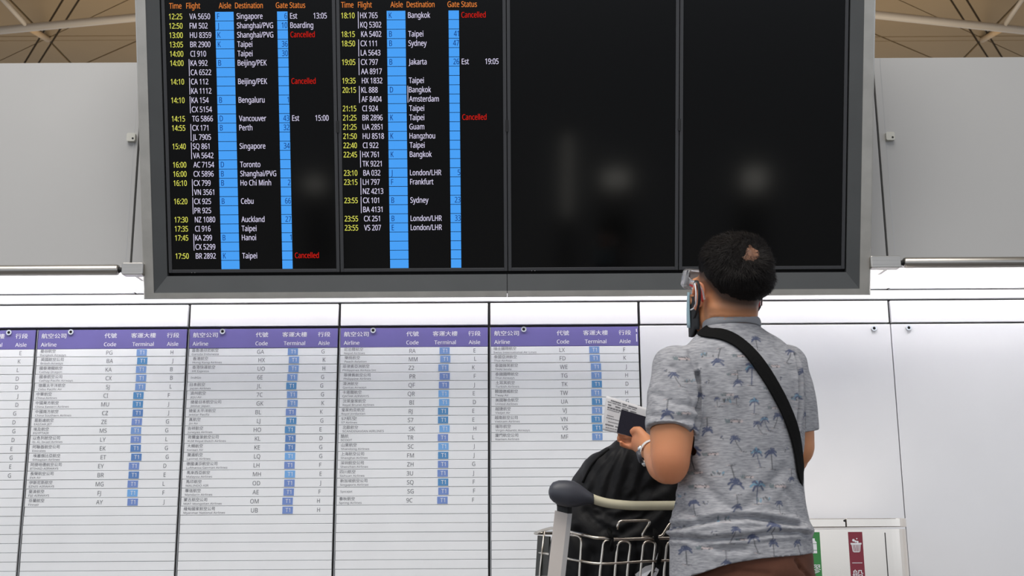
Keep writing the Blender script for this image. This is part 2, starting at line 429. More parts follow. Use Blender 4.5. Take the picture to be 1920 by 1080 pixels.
R2 = """18:10|HX 765|b|K|Bangkok||*Cancelled
|KQ 5302
18:15|KA 5402||B|Taipei|41
18:50|CX 111|b|B|Sydney|47
|LA 5643
19:05|CX 797|b|B|Jakarta|26|Est|19:05
|AA 8917
19:35|HX 1832|||Taipei
20:15|KL 888|bd|D|Bangkok
|AF 8404|||Amsterdam
21:15|CI 924|||Taipei
21:25|BR 2896||K|Taipei||*Cancelled
21:25|UA 2851|||Guam
21:50|HU 8518||K|Hangzhou
22:40|CI 922|||Taipei
22:45|HX 761|b|K|Bangkok
|TK 9221
23:10|BA 032||J|London/LHR|5
23:15|LH 797|b|F|Frankfurt
|NZ 4213
23:55|CX 101|b|B|Sydney|23
|BA 4131
23:55|CX 251||B|London/LHR|33
23:55|VS 207||E|London/LHR""".split('\n')
allw = ['Time', 'Flight', 'Aisle', 'Destination', 'Gate', 'Status']
for r in R1+R2: allw += [x.replace('*', '') for x in r.split('|') if x and x not in ('b', 'bd')]
prep_text(allw, .004)
v30 = buv(480, 30)[1]; v479 = buv(480, 479.3)[1]; dv = (v479-v30)/26
def flat(n): return lambda u, v: (u, v, n)
for di, rows, X in ((0, R1, dict(t=316.5, f=352, bar=351.5, a0=403.3, a1=437.8, al=407, d=443.5, g0=519.5, g1=539, gr=538, s=543.8, e=612.5, H=(317, 349, 410, 440.5, 517, 543), hw=(23, 26, 23, 52, 22, 29))),
                    (1, R2, dict(t=639.7, f=673.5, bar=671, a0=725, a1=760, al=729, d=765, g0=841, g1=860.5, gr=860, s=865, e=934, H=(639.5, 671, 732, 762.5, 839, 865), hw=(23, 26, 23, 52, 22, 29)))):
    D = displays[di][0]; ux = {k_: (buv(v_, 30)[0] if not isinstance(v_, tuple) else None) for k_, v_ in X.items()}
    cap = abs(dv)*.60; T = {k_: MB() for k_ in ('or', 'ye', 'wh', 're', 'na', 'bl')}
    vh = buv(480, 10)[1]
    for s_, xx, ww in zip(allw[:6], X['H'], X['hw']):
        put(T['or'], s_, flat(-.0008), buv(xx, 10)[0], vh-cap*.5, cap, width=buv(xx+ww, 10)[0]-buv(xx, 10)[0], off=.004)
    _v = [a for a, b in TX[('Shanghai/PVG', .004)][0]]; XS = (buv(512, 48)[0]-buv(444.2, 48)[0])/(max(_v)-min(_v))/(cap/CAPH)
    print('XS', XS)
    for i in range(28 if di == 0 else 28):
        vc = v30+dv*i; vt = vc-dv*.47; vbm = vc+dv*.47
        for a, c in ((ux['a0'], ux['a1']), (ux['g0'], ux['g1'])): (lambda q: (q.box(a, c, vbm, vt, -.0018, -.0012), q.obj('blue_cell', E_BL, D)))(MB())
        if i >= len(rows): continue
        c = rows[i].split('|')+['']*8; base = vc-cap*.5
        def pt(grp, s_, u, al='L', xs_=XS): put(T[grp], s_, flat(-.0008), u, base, cap, xs_, al, off=.004)
        if c[0]: pt('ye', c[0], ux['t'])
        indent = .0015
        if c[1]: pt('wh', c[1], ux['f']+indent+(.0045 if not (c[2].startswith('b') or not c[0]) else .004 if di == 0 else 0.002))
        if c[2].startswith('b'): T['wh'].box(ux['bar'], ux['bar']+.0022, v30+dv*(i+1.40), v30+dv*(i-.42), -.0011, -.0008)
        if c[2] == 'bd': T['wh'].box(ux['d']-.0055, ux['d']-.0033, v30+dv*(i+1.40), v30+dv*(i-.42), -.0011, -.0008)
        if c[3]: pt('na', c[3], ux['al'])
        if c[4]: pt('wh', c[4], ux['d'])
        if c[5]: pt('na', c[5], ux['gr'], 'R')
        if c[6]: pt('re' if c[6][0] == '*' else 'wh', c[6].replace('*', ''), ux['s'])
        if c[7]: pt('wh', c[7], ux['e'], 'R')
    for k_, nm, m in (('or', 'header_text', E_OR), ('ye', 'time_text', E_YE), ('wh', 'flight_text', E_WH), ('re', 'status_text', E_RE), ('na', 'cell_text', E_NA), ('bl', 'blue_column', E_BL)):
        
        if k_ == 'bl': continue
        o = T[k_].obj(nm, m, D, fixn=False); o['kind'] = 'stuff'

# mounting brackets and steel rails left and right
def clampbar(side):
    xo = uL+O0.x if side < 0 else uR+O0.x
    c = P(248 if side < 0 else 1660, 506 if side < 0 else 493, 4.22); Y = c.y; z = c.z
    xin = uL+O0.x-.003 if side < 0 else uR+O0.x+.003
    xout = P(231, 506, Y).x if side < 0 else P(1686, 492, Y).x
    xt = P(223, 506, Y).x if side < 0 else P(1694, 492, Y).x
    t = empty('rail_bracket', (xout, Y, z))
    k = MB(); w0, w1 = sorted((xin-xout+(.012 if side < 0 else -.012), 0.0)); h = .030
    k.tube([(w0, 0, 0), (w0+.004, 0, 0), (w1-.004, 0, 0), (w1, 0, 0)], [.028, .032, .032, .028], n=4, up=(0, .7, .7), flat=1)
    k.obj('bracket_block', STEEL, t, bevel=.002)
    k = MB(); k.tube([(0, 0, 0), ((xt-xout)*.5, 0, 0), (xt-xout, 0, 0)], [.012, .009, .012], n=16); k.obj('ball_joint', BLACK, t, smooth=True)
    k = MB(); k.box(-.006+(.03 if side < 0 else -.03), .006+(.03 if side < 0 else -.03), 0, YF-Y+.0, -.012, .012); k.obj('wall_arm', STEEL, t)
    tag(t, 'square brushed steel bracket holding the %s edge of the board' % ('left' if side < 0 else 'right'), 'bracket', 'brackets at the board edges')
    q = empty('steel_rail', (xt, Y, z)); far = -2.6 if side < 0 else 2.6
    k = MB(); xs_ = [0, .004*side, (far)]
    k.tube([(0, 0, 0), (.006*side, 0, 0), (far, 0, 0)], [.017, .0205, .0205], n=24); k.obj('tube', STEEL, q, smooth=True)
    k = MB(); k.box(far*.86-.015, far*.86+.015, 0, YF-Y, -.015, .015); k.obj('wall_arm', STEEL, q)
    tag(q, 'round brushed steel rail running level to the %s of the board' % ('left' if side < 0 else 'right'), 'rail', 'steel rails beside the board')
clampbar(-1); clampbar(1)
# sensor boxes on the fascia
for px, py, sd in ((248, 259.5, 'left'), (1667, 257.5, 'right')):
    c = P(px, py, YF); t = empty('sensor_box', c)
    k = MB(); k.prism(rrect(.034, .034, .006), 0, .018); o = k.obj('cover', BOXW, t, bevel=0); o.rotation_euler = (math.pi/2, 0, 0)
    k = MB(); k.tube([(.008, -.0178, -.006), (.008, -.0195, -.006)], .004, n=12); k.obj('lens', SEAM, t)
    tag(t, 'small square cream sensor box on wall panel just %s of the board' % sd, 'sensor', 'sensor boxes on the upper wall')

# ================================================================== AIRLINE LISTS (five columns of name strips)
AL = [
 [("", "", "", a) for a in "EKLDDJDGDGDEGEG"],
 """曼谷航空|Bangkok Airways|PG|H
英國航空公司|British Airways|BA|J
國泰港龍航空|Cathay Dragon|KA|B
國泰航空公司|Cathay Pacific Airways|CX|B
宿霧太平洋航空|Cebu Pacific Air|5J|L
中華航空|China Airlines|CI|F
中國東方航空|China Eastern Airlines|MU|J
中國南方航空|China Southern Airlines|CZ|J
易斯達航空|EASTAR JET|ZE|G
埃及航空|EGYPTAIR|MS|G
以色列航空公司|EL AL Israel Airlines|LY|L
阿聯酋航空公司|Emirates|EK|G
埃塞俄比亞航空|Ethiopian Airlines|ET|G
阿提哈德航空公司|ETIHAD AIRWAYS|EY|D
長榮航空公司|EVA Air|BR|E
伊斯尼斯航空|EZNIS AIRWAYS|MG|L
斐濟航空|FIJI AIRWAYS|FJ|F
芬蘭航空|Finnair|AY|J""",
 """嘉魯達印尼航空|Garuda Indonesia|GA|G
香港航空|Hong Kong Airlines|HX|K
香港快運航空|HK Express|UO|H
|IndiGo|6E|G
日本航空|Japan Airlines|JL|G
濟州航空|JEJU Air|7C|G
捷星日本航空公司|Jetstar Japan|GK|K
捷星太平洋航空|Jetstar Pacific|BL|K
真航空|Jin Air|LJ|G
吉祥航空|Juneyao Airlines|HO|E
荷蘭皇家航空公司|KLM Royal Dutch Airlines|KL|D
大韓航空|Korean Air|KE|G
瀾湄航空|Lanmei Airlines|LQ|G
德國漢莎航空公司|Lufthansa German Airlines|LH|F
馬來西亞航空|Malaysia Airlines|MH|E
馬印航空|MALINDO AIR|OD|J
華信航空|Mandarin Airlines|AE|F
蒙古航空公司|MIAT Mongolian Airlines|OM|H
緬甸國家航空公司|Myanmar National Airlines|UB|H""",
 """尼泊爾航空|Nepal Airlines|RA|E
樂桃航空|Peach Aviation|MM|L
菲律賓亞洲航空|Philippines AirAsia Inc|Z2|K
菲律賓航空公司|Philippine Airlines|PR|F
澳洲航空|Qantas Airways|QF|J
卡塔爾航空|QATAR AIRWAYS|QR|E
汶萊皇家航空|Royal Brunei Airlines|BI|D
皇家約旦航空|Royal Jordanian|RJ|E
S7航空|S7 Airlines|S7|E
北歐航空|SCANDINAVIAN AIRLINES|SK|H
酷航|SCOOT|TR|L
山東航空|Shandong Airlines|SC|J
上海航空公司|Shanghai Airlines|FM|J
深圳航空公司|Shenzhen Airlines|ZH|G
四川航空|Sichuan Airlines|3U|J
新加坡航空公司|Singapore Airlines|SQ|F
|SpiceJet|SG|F
春秋航空|Spring Airlines|9C|F""",
 """瑞士國際航空|Swiss International Air Lines|LX|F
泰國亞洲航空|Thai AirAsia|FD|K
泰國微笑航空|THAI Smile|WE|J
泰國國際航空|Thai Airways|TG|H
土耳其航空|Turkish Airlines|TK|D
韓國德威航空|T'way Air|TW|H
美國聯合航空|United Airlines|UA|G
越捷航空|VietJet Air|VJ|
越南航空公司|Vietnam Airlines|VN|
維珍航空|Virgin Atlantic Airways|VS|
廈門航空公司|Xiamen Airlines|MF|"""]
AL = [a if isinstance(a, list) else [tuple(r.split('|')) for r in a.split('\n')] for a in AL]
TINT = [[], [0, 1, 0, 0, 0, 1, 1, 4, 3, 0, 3, 4, 4, 3, 4, 3, 2, 3], [0, 0, 0, 0, 1, 0, 0, 3, 1, 1, 4, 4, 2, 3, 2, 3, 3, 3, 3],
        [0, 0, 0, 3, 3, 2, 2, 1, 1, 2, 3, 2, 1, 3, 3, 1, 3, 3], [0, 0, 0, 0, 1, 0, 1, 0, 1, 1, 0]]
HD = ['航空公司', 'Airline', '代號', 'Code', '客運大樓', 'Terminal', '行段', 'Aisle']
prep_text([x for A_ in AL for r in A_ for x in r if x]+['T1'], 0.0); prep_text(HD, .014)
xcol = [xs[0]-pit*1.005, xs[0], xs[1], xs[2], xs[3], xs[4]]
ztopb = z3-.006; zh = zat(649.5, YW)+.0; 
za = zat(665, YW); zb = zat(946, YW); pitch = (za-zb)/17.0     # strip pitch
ordinal = ['cut off by the left edge of the view', 'starting with code PG', 'starting with code GA', 'starting with code RA', 'starting with code LX']
def onwall(y): return lambda u, v: (u, y, v)
for ci in range(5):
    x0, x1 = xcol[ci], xcol[ci+1]; g = .005
    T = empty('airline_list', (x0, YW, .1)); off = Vector((x0, YW, .1))
    tag(T, 'white airline list panel under purple header, '+ordinal[ci], 'sign board', 'airline lists on the lower wall')
    def wb(mbx, name, mats, parent, **k_):
        mbx.v = [(a-off.x, b_-off.y, c-off.z) for a, b_, c in mbx.v]; return mbx.obj(name, mats, parent, **k_)
    k = MB(); k.box(x0+g, x1-g, YW+.006, YW+.018, .14, ztopb); wb(k, 'back_plate', SEAMG, T)
    k = MB(); k.box(x0-.002+g, x0+g+.0005, YW-.003, YW+.01, .14, ztopb); wb(k, 'edge_strip', SEAMG, T)
    k = MB(); k.box(x0+g+.002, x1-g, YW-.002, YW+.008, zh, ztopb)
    Hh = wb(k, 'header', PURPLE, T, bevel=.001)
    k = MB(); W_ = x1-x0; yy = YW-.0028
    HP = [(.034, 'L'), (.49, 'C'), (.707, 'C'), (.902, 'C')]
    zc = (zh+ztopb)/2; hh = ztopb-zh
    for j, (fx, al) in enumerate(HP):
        if ci == 0 and j < 2: continue
        nch = len(HD[2*j]); u = x0+W_*fx
        put(k, HD[2*j], onwall(yy), u, zc+hh*.08, .0185, align=al, width=.0258*nch*.97, off=.014)
        put(k, HD[2*j], onwall(yy-.0002), u+.0006, zc+hh*.08, .0185, align=al, width=.0258*nch*.97, off=.014)
        put(k, HD[2*j+1], onwall(yy), u if al == 'C' else u, zc-hh*.37, .0155, xs=.98, align=al, off=.014)
    wb(k, 'header_lettering', TXTW, Hh, fixn=False)['kind'] = 'stuff'
    sx = {0: (18, 624), 1: (134, 623), 2: (418, 622), 3: (700, 620), 4: (982, 618)}[ci]
    s_ = stud(*sx, T); s_.location = (-off.x, -off.y, -off.z)
    if ci == 4:
        k = MB(); xx = P(1193.5, 630, YW).x
        for (a_, b_) in ((618, 624), (628, 642)): k.box(xx-.002, xx+.002, YW-.004, YW-.001, zat(b_, YW), zat(a_, YW))
        wb(k, 'edge_clip', TXTW, T)
    for ri in range(60):
        zt_ = zh-.001-ri*pitch+0.0; zb_ = zt_-pitch+.0022
        if ri == 0: zt_ = zh-.001
        zt_ = za+pitch-ri*pitch if ri else zh-.001; zb_ = za-ri*pitch+.0020
        if zb_ < .15: break
        jy = random.uniform(-.0007, .0007); jx = random.uniform(-.001, .001)
        k = MB(); k.box(x0+g+.003+jx, x1-g-.001+jx*.5, YW-.001+jy, YW+.007, zb_, zt_)
        Sx = wb(k, 'name_strip', SLAT, T, bevel=.0008)
        if ri < len(AL[ci]):
            zh_, en, code, ais = AL[ci][ri]; yy = YW-.0017+jy; zc = (zb_+zt_)/2; k = MB(); dx = random.uniform(-.004, .004)-.0006*ri*0
            ul = x0+W_*.036+dx
            if zh_: put(k, zh_, onwall(yy), ul, zc+.0022, .0128, width=.0158*len(zh_)*.97)
            if en: put(k, en, onwall(yy), ul, zc-(.0118 if zh_ else .003), .0076 if not en.isupper() else .0080, xs=1.24)
            if code: put(k, code, onwall(yy), x0+W_*.49+dx, zc-.0080, .0165, xs=.93, align='C')
            if ais: put(k, ais, onwall(yy), x0+W_*.902+dx, zc-.0075, .0160, xs=.90, align='C')
            wb(k, 'strip_lettering', TXTK, Sx, fixn=False)['kind'] = 'stuff'
            if ci:
                c = x0+W_*.703+dx; k = MB(); k.box(c-.0205, c+.0205, YW-.0022+jy, YW, zc-.0138, zc+.0138, 0)
                put(k, 'T1', onwall(YW-.0028+jy), c+.001, zc-.0075, .0155, xs=.95, align='C', mi=1)
                wb(k, 'terminal_plate', [BLUES[TINT[ci][ri]], TXTW], Sx, fixn=False)

# ================================================================== LITTER BIN
def bin_():
    Yf = 4.16; zt_ = P(1600, 972, Yf).z; xr = P(1708, 1000, Yf+.06).x; xl = xr-.86; D_ = .36; rr = .12; yb = Yf+D_
    t = empty('litter_bin', ((xl+xr)/2, (Yf+yb)/2, 0)); cx, cy = t.location.x, t.location.y
    def foot(grow=0, n=10): return rrect(xr-xl+2*grow, D_+2*grow, rr, n)
    k = MB(); k.prism(foot(-.003), .03, zt_-.038); k.obj('body', BINM, t, smooth=False)
    k = MB(); k.prism(foot(-.02), 0, .03); k.obj('plinth', BLACK, t)
    # lid in two halves
    xj = P(1586, 980, Yf).x-cx
    pf = foot(0)
    def clipx(poly, x, s_):
        out = []
        for i in range(len(poly)):
            a, c = poly[i], poly[(i+1) % len(poly)]; da, dc = s_*(a[0]-x), s_*(c[0]-x)
            if da >= 0: out.append(a)
            if (da > 0) != (dc > 0): tt = da/(da-dc); out.append((a[0]+(c[0]-a[0])*tt, a[1]+(c[1]-a[1])*tt))
        return out
    for s_, x in ((1, xj+.0015), (-1, xj-.0015)):
        k = MB(); k.prism(clipx(pf, x, s_), zt_-.030, zt_); k.obj('lid', BINM, t, bevel=.002)
    k = MB(); k.tube([(xj-.004, Yf-cy-.002, zt_-.008), (xj-.004, Yf-cy-.0035, zt_-.008)], .004, n=12); k.obj('keyhole', BLACK, t)
    # vertical side seam at the start of the curved corner
    xs_ = P(1660, 1000, Yf).x-cx; k = MB(); k.box(xs_-.0012, xs_+.0012, Yf-cy-.0008+.003, Yf-cy+.01, .05, zt_-.05); k.obj('side_seam', SEAM, t)
    prep_text(['膠', '一', '般'], .02)
    fw = lambda y: (lambda u, v: (u, y, v))
    yl = Yf-cy+.0015
    def label(pxa, pxb, m, nm):
        xa, xb = P(pxa, 1000, Yf).x-cx, P(pxb, 1000, Yf).x-cx; k = MB()
        k.box(xa, xb, yl, yl+.004, .42, zt_-.047); return k.obj(nm, m, t), (xa+xb)/2
    L1, c1 = label(1511, 1537, GREEN, 'green_label'); L2, c2 = label(1590.5, 1617, MAROON, 'maroon_label')
    yy = yl-.0008
    def Zp(py): return P(1600, py, Yf).z
    # bottle icon
    k = MB(); z0 = Zp(1037); z1_ = Zp(1016); s1 = [( -.0115, z0), (.0115, z0), (.0115, z1_), (.006, Zp(1013)), (.006, Zp(1009)), (-.006, Zp(1009)), (-.006, Zp(1013)), (-.0115, z1_)]
    k.add([(c1+a, yy, b_) for a, b_ in s1], [tuple(range(8))]); k.obj('bottle_icon', TXTW, L1, fixn=False)
    k = MB(); k.box(c1-.0115, c1+.0115, yy-.0004, yy, Zp(1031.4), Zp(1030.6)); k.box(c1-.0115, c1+.0115, yy-.0004, yy, Zp(1019.5), Zp(1018.8)); k.obj('bottle_line', GREEN, L1, fixn=False)
    k = MB(); put(k, '膠', fw(yy), c1+.002, Zp(1073), .0285, align='C', width=.038, off=.02, h=.85); k.obj('glyph', TXTW, L1, fixn=False)
    # bin icon
    k = MB(); zt2, zb2 = Zp(1019), Zp(1035)
    k.add([(c2+a, yy, b_) for a, b_ in ((-.013, zb2+.002), (-.009, zb2-.001), (.009, zb2-.001), (.013, zb2+.002), (.0165, zt2), (-.0165, zt2))], [tuple(range(6))])
    k.add([(c2+a, yy-.0006, b_) for a, b_ in ((-.019, zt2-.004), (.019, zt2-.004), (.0195, zt2+.002), (-.0195, zt2+.002))], [(0, 1, 2, 3)])
    for a, b_, r_ in ((-.008, Zp(1013), .005), (-.001, Zp(1015), .004), (.006, Zp(1016), .004), (.004, Zp(1010), .0025)):
        k.add([(c2+a+r_*math.cos(q), yy, b_+r_*math.sin(q*1.0)) for q in [2*math.pi*j/6 for j in range(6)]], [tuple(range(6))])
    k.obj('waste_icon', TXTW, L2, fixn=False)
    k = MB()
    for j in range(5):
        a = -.0108+.0054*j; k.add([(c2+a*.8-.001, yy-.0008, zb2+.002), (c2+a*.8+.001, yy-.0008, zb2+.002), (c2+a+.001, yy-.0008, zt2-.005), (c2+a-.001, yy-.0008, zt2-.005)], [(0, 1, 2, 3)])
    k.obj('icon_slot', MAROON, L2, fixn=False)
    k = MB(); zz = Zp(1055.5); k.add([(c2-.018, yy, zz-.001), (c2+.018, yy, zz-.001), (c2+.018, yy, zz+.001), (c2-.018, yy, zz+.001)], [(0, 1, 2, 3)])
    put(k, '般', fw(yy), c2, Zp(1086), .033, align='C', width=.038, off=.02, h=.85); k.obj('glyph', TXTW, L2, fixn=False)
    tag(t, 'stainless steel recycling bin with green and maroon labels behind the man', 'bin')
bin_()
#PART2
# ================================================================== LUGGAGE TROLLEY
def trolley():
    Y0 = 2.97; org = P(1255, 1000, 3.15); org.z = 0
    t = empty('luggage_trolley', org); e = Vector(org)
    def tb(name, pts, r, m, n=10, k=6, sm=True, parent=t, **kw):
        q = MB(); pp = fillet(pts, -k) if k < 0 else (smooth_path(pts, k) if k > 1 else pts)
        q.tube([Vector(p)-e for p in pp], r, n=n, **kw); return q.obj(name, m, parent, smooth=sm)
    Yh = lambda px: Y0+(px-1050)/430*.12           # the handle recedes a little to the right
    bar = [P(px, py, Yh(px)) for px, py in ((1110, 934.5), (1122, 939), (1140, 943.5), (1165, 946.5), (1190, 948), (1230, 948), (1290, 947.5), (1360, 946), (1392, 942), (1408, 937))]
    tb('handle_bar', bar, .0118, CREAM, n=16)
    def knob(sgn):
        k = MB(); rings = []
        sec = ((1028.5, 923, 3, .006), (1031, 923, 11, .018), (1037, 922.5, 18, .026), (1048, 924, 23, .030), (1062, 925.5, 24.5, .032), (1076, 926.5, 24, .031), (1088, 928.5, 19.5, .027), (1098, 931, 14.5, .022), (1106, 933.5, 11, .017), (1113, 936, 9.3, .0145))
        for px, py, h, dp in sec:
            x = px if sgn < 0 else 2*1262-px-5
            c = P(x, py, Yh(x)); hz = h/F*Yh(x)
            rings.append([c-e+Vector((0, dp*math.cos(a), hz*math.sin(a))) for a in [2*math.pi*j/24 for j in range(24)]])
        k.loft(rings); o = k.obj('handle_end', GRIP, t, smooth=True)
        c = P(1055 if sgn < 0 else 1520, 916, Yh(1055)-.032); 
    knob(-1); knob(1)
    def post(xa, xb, xc, xd, y0, y1, sgn):
        Ya = Y0+.02 if sgn < 0 else Y0+.13
        a, b_ = P(xa, y0, Ya), P(xb, y0+6, Ya); z0 = .12; c, d = P(xc, y1, Ya), P(xd, y1, Ya)
        s_ = lambda p, q: p+(q-p)*((p.z-z0)/(p.z-q.z))
        A_, B_ = s_(a, c), s_(b_, d); A_.x = B_.x-(b_.x-a.x)
        k = MB(); dpt = .022
        v = []
        for p, q in ((a, b_), (A_, B_)):
            v += [p-e, q-e-Vector((.012, 0, 0)), q-e+Vector((0, .006, 0)), q-e+Vector((0, dpt, 0)), p-e+Vector((0, dpt, 0))]
        k.add(v, [(0, 1, 6, 5)], 0); k.add(v, [(1, 2, 7, 6)], 1); k.add(v, [(2, 3, 8, 7), (3, 4, 9, 8), (4, 0, 5, 9), (0, 1, 2, 3, 4), (9, 8, 7, 6, 5)], 0)
        k.obj('post', [ANOD, POSTE], t)
        k = MB(); cx = (a+b_)/2-e; k.tube([cx+Vector((.002, .012, -.01)), cx+Vector((.002, .012, .014)), cx+Vector((.002, .008, .03))], [(.012, .019), (.012, .019), (.014, .022)], n=16, up=(0, 1, 0)); k.obj('post_socket', BLACK, t, smooth=False)
        return A_, B_
    pl = post(1041, 1073, 1025.5, 1060, 957, 1080, -1); pr = post(1448, 1478, 1450, 1480, 957, 1080, 1)
    W = .0034
    Yn = lambda px: 2.985+(px-1120)/340*.07
    q = lambda px, py, Y=None: P(px, py, Y if Y else Yn(px))
    right = [q(1300, 1009), q(1420, 1008), q(1465, 1006), P(1490, 1003, 3.15), P(1470, 1000, 3.45), P(1300, 1000, 3.50), P(1040, 1000, 3.42), P(1008, 1001.5, 3.40)]
    rim = [P(1008, 1001.5, 3.40), P(1003.5, 999.5, 3.38), P(1015, 995, 3.30), P(1035, 989.5, 3.2), P(1055, 994, 3.1), P(1072, 998, 3.05), P(1095, 1003, 3.0), P(1116, 1008, 2.985), P(1130, 1009, 2.983), P(1145, 1007.5), P(1170, 1012), P(1200, 1010.5), P(1255, 1009)] if 0 else \
          [P(1003.5, 1000, 3.38), P(1015, 995, 3.30), P(1035, 989.5, 3.2), P(1055, 994, 3.1), P(1072, 998, 3.05), P(1095, 1003, 3.0), q(1116, 1008.5), q(1130, 1009), q(1160, 1011.5), q(1205, 1010), q(1255, 1009)]
    tb('basket_rim', rim+right[:-1]+[P(1003.5, 1000, 3.38)], .0042, WIRE, k=-.03)
    midr = [P(1010, 1036, 3.36), P(1030, 1039, 3.2), P(1066, 1048, 3.05), P(1095, 1053, 3.0), q(1118, 1057), q(1150, 1056.5), q(1200, 1053), q(1255, 1050.5), q(1460, 1050), P(1490, 1048, 3.15), P(1470, 1040, 3.45), P(1300, 1040, 3.48), P(1040, 1038, 3.41), P(1010, 1036, 3.36)]
    tb('basket_wire', midr, W, WIRE, k=-.03)
    def low(p, z=.70, dx=0): return Vector((p.x+dx, p.y+.004, z))
    def vw(pts, **k_): tb('basket_wire', pts, W*.92, WIRE, k=-.022)
    a = q(1086, 1080, 3.01); vw([q(1070, 1003, 3.045), q(1091, 1006, 3.018), a, low(a)])
    a = q(1124, 1080); vw([q(1152, 1013.5), q(1132, 1013), a, low(a)])
    for x0, x1 in ((1158, 1182), (1206, 1229), (1250, 1275), (1300, 1324), (1350, 1374), (1400, 1424)):
        a, b_ = q(x0-6, 1080), q(x1-7, 1080)
        vw([low(a), a, q(x0+.5, 1015), q(x1+.5, 1014.5), b_, low(b_)])
    for px, Y, py in ((1021, 3.29, 993), (1450, 3.46, 1000), (1380, 3.5, 1000), (1300, 3.5, 1000), (1220, 3.48, 1000), (1140, 3.46, 1000), (1080, 3.44, 1000)):
        a = P(px, py, Y); b_ = P(px-(9 if px == 1021 else 4), 1078, Y+.004); vw([a, b_, low(b_)])
    # basket floor grid
    z = .70; gp = [Vector((P(1100, 1000, 3.0).x, 3.0, z)), Vector((P(1465, 1000, 3.05).x, 3.05, z)), Vector((P(1465, 1000, 3.46).x, 3.46, z)), Vector((P(1008, 1000, 3.38).x, 3.38, z))]
    tb('basket_wire', gp+[gp[0]], W, WIRE, k=1)
    for j in range(1, 9):
        s_ = j/9; tb('basket_wire', [gp[0].lerp(gp[1], s_), gp[3].lerp(gp[2], s_)], W*.8, WIRE, k=1, n=6)
    # raised loop on the rim
    tb('sign_loop', [q(1157, 993), q(1160, 977), q(1221, 975.5), q(1201, 1007), q(1229, 1007)], .0036, WIRE, k=-.014)
    tb('sign_loop', [q(1232, 1006), q(1241, 1005), q(1258, 978), q(1300, 978)], .0036, WIRE, k=-.014)
    # smoky side panel
    k = MB(); pa_ = [P(1008, 1004, 3.37)-e, P(1030, 1006, 3.22)-e, P(1026, 1080, 3.22)-e, P(1003.5, 1080, 3.37)-e]
    k.add(pa_+[p+Vector((.004, 0.003, 0)) for p in pa_], [(0, 1, 2, 3), (7, 6, 5, 4), (0, 4, 5, 1), (1, 5, 6, 2), (2, 6, 7, 3), (3, 7, 4, 0)]); k.obj('side_panel', SMOKE, t)
    # base frame, platform and wheels (below the picture)
    bl = (pl[0]+pl[1])/2; br = (pr[0]+pr[1])/2; fw_ = Vector((-.16, .80, 0)); bl.y += .02; br.y += .02
    tb('base_frame', [bl, bl+fw_*.6, bl+fw_+Vector((.1, 0, .02)), br+fw_+Vector((-.1, 0, .02)), br+fw_*.6, br], .016, ANOD, k=3)
    for s_ in (.15, .35, .55, .75): tb('platform_bar', [bl+fw_*s_, br+fw_*s_], .010, ANOD, k=1)
    tb('cross_bar', [bl+Vector((0, 0, .55)), br+Vector((0, 0, .55))], .012, ANOD, k=1)
    for c in (bl, br, (bl+br)/2+fw_):
        k = MB(); c = c-e; k.tube([(c.x-.018, c.y, .062), (c.x-.014, c.y, .062), (c.x+.014, c.y, .062), (c.x+.018, c.y, .062)], [.054, .062, .062, .054], n=24); k.obj('wheel', RUB, t, smooth=False)
        k = MB(); k.box(c.x-.028, c.x-.022, c.y-.015, c.y+.015, .05, .13); k.box(c.x+.022, c.x+.028, c.y-.015, c.y+.015, .05, .13); k.box(c.x-.028, c.x+.028, c.y-.015, c.y+.015, .122, .135); k.obj('wheel_fork', POLI, t)
    tag(t, 'airport luggage trolley with cream handle bar and chrome wire basket in front of the man', 'trolley')
trolley()

# ---- grooves and prints are placed on cloth with distances to strokes in the x,z plane
def segdist(px, pz, a, b_):
    dx, dz = b_[0]-a[0], b_[1]-a[1]; L2 = dx*dx+dz*dz+1e-12
    t = np.clip(((px-a[0])*dx+(pz-a[1])*dz)/L2, 0, 1)
    return np.hypot(px-a[0]-t*dx, pz-a[1]-t*dz), t

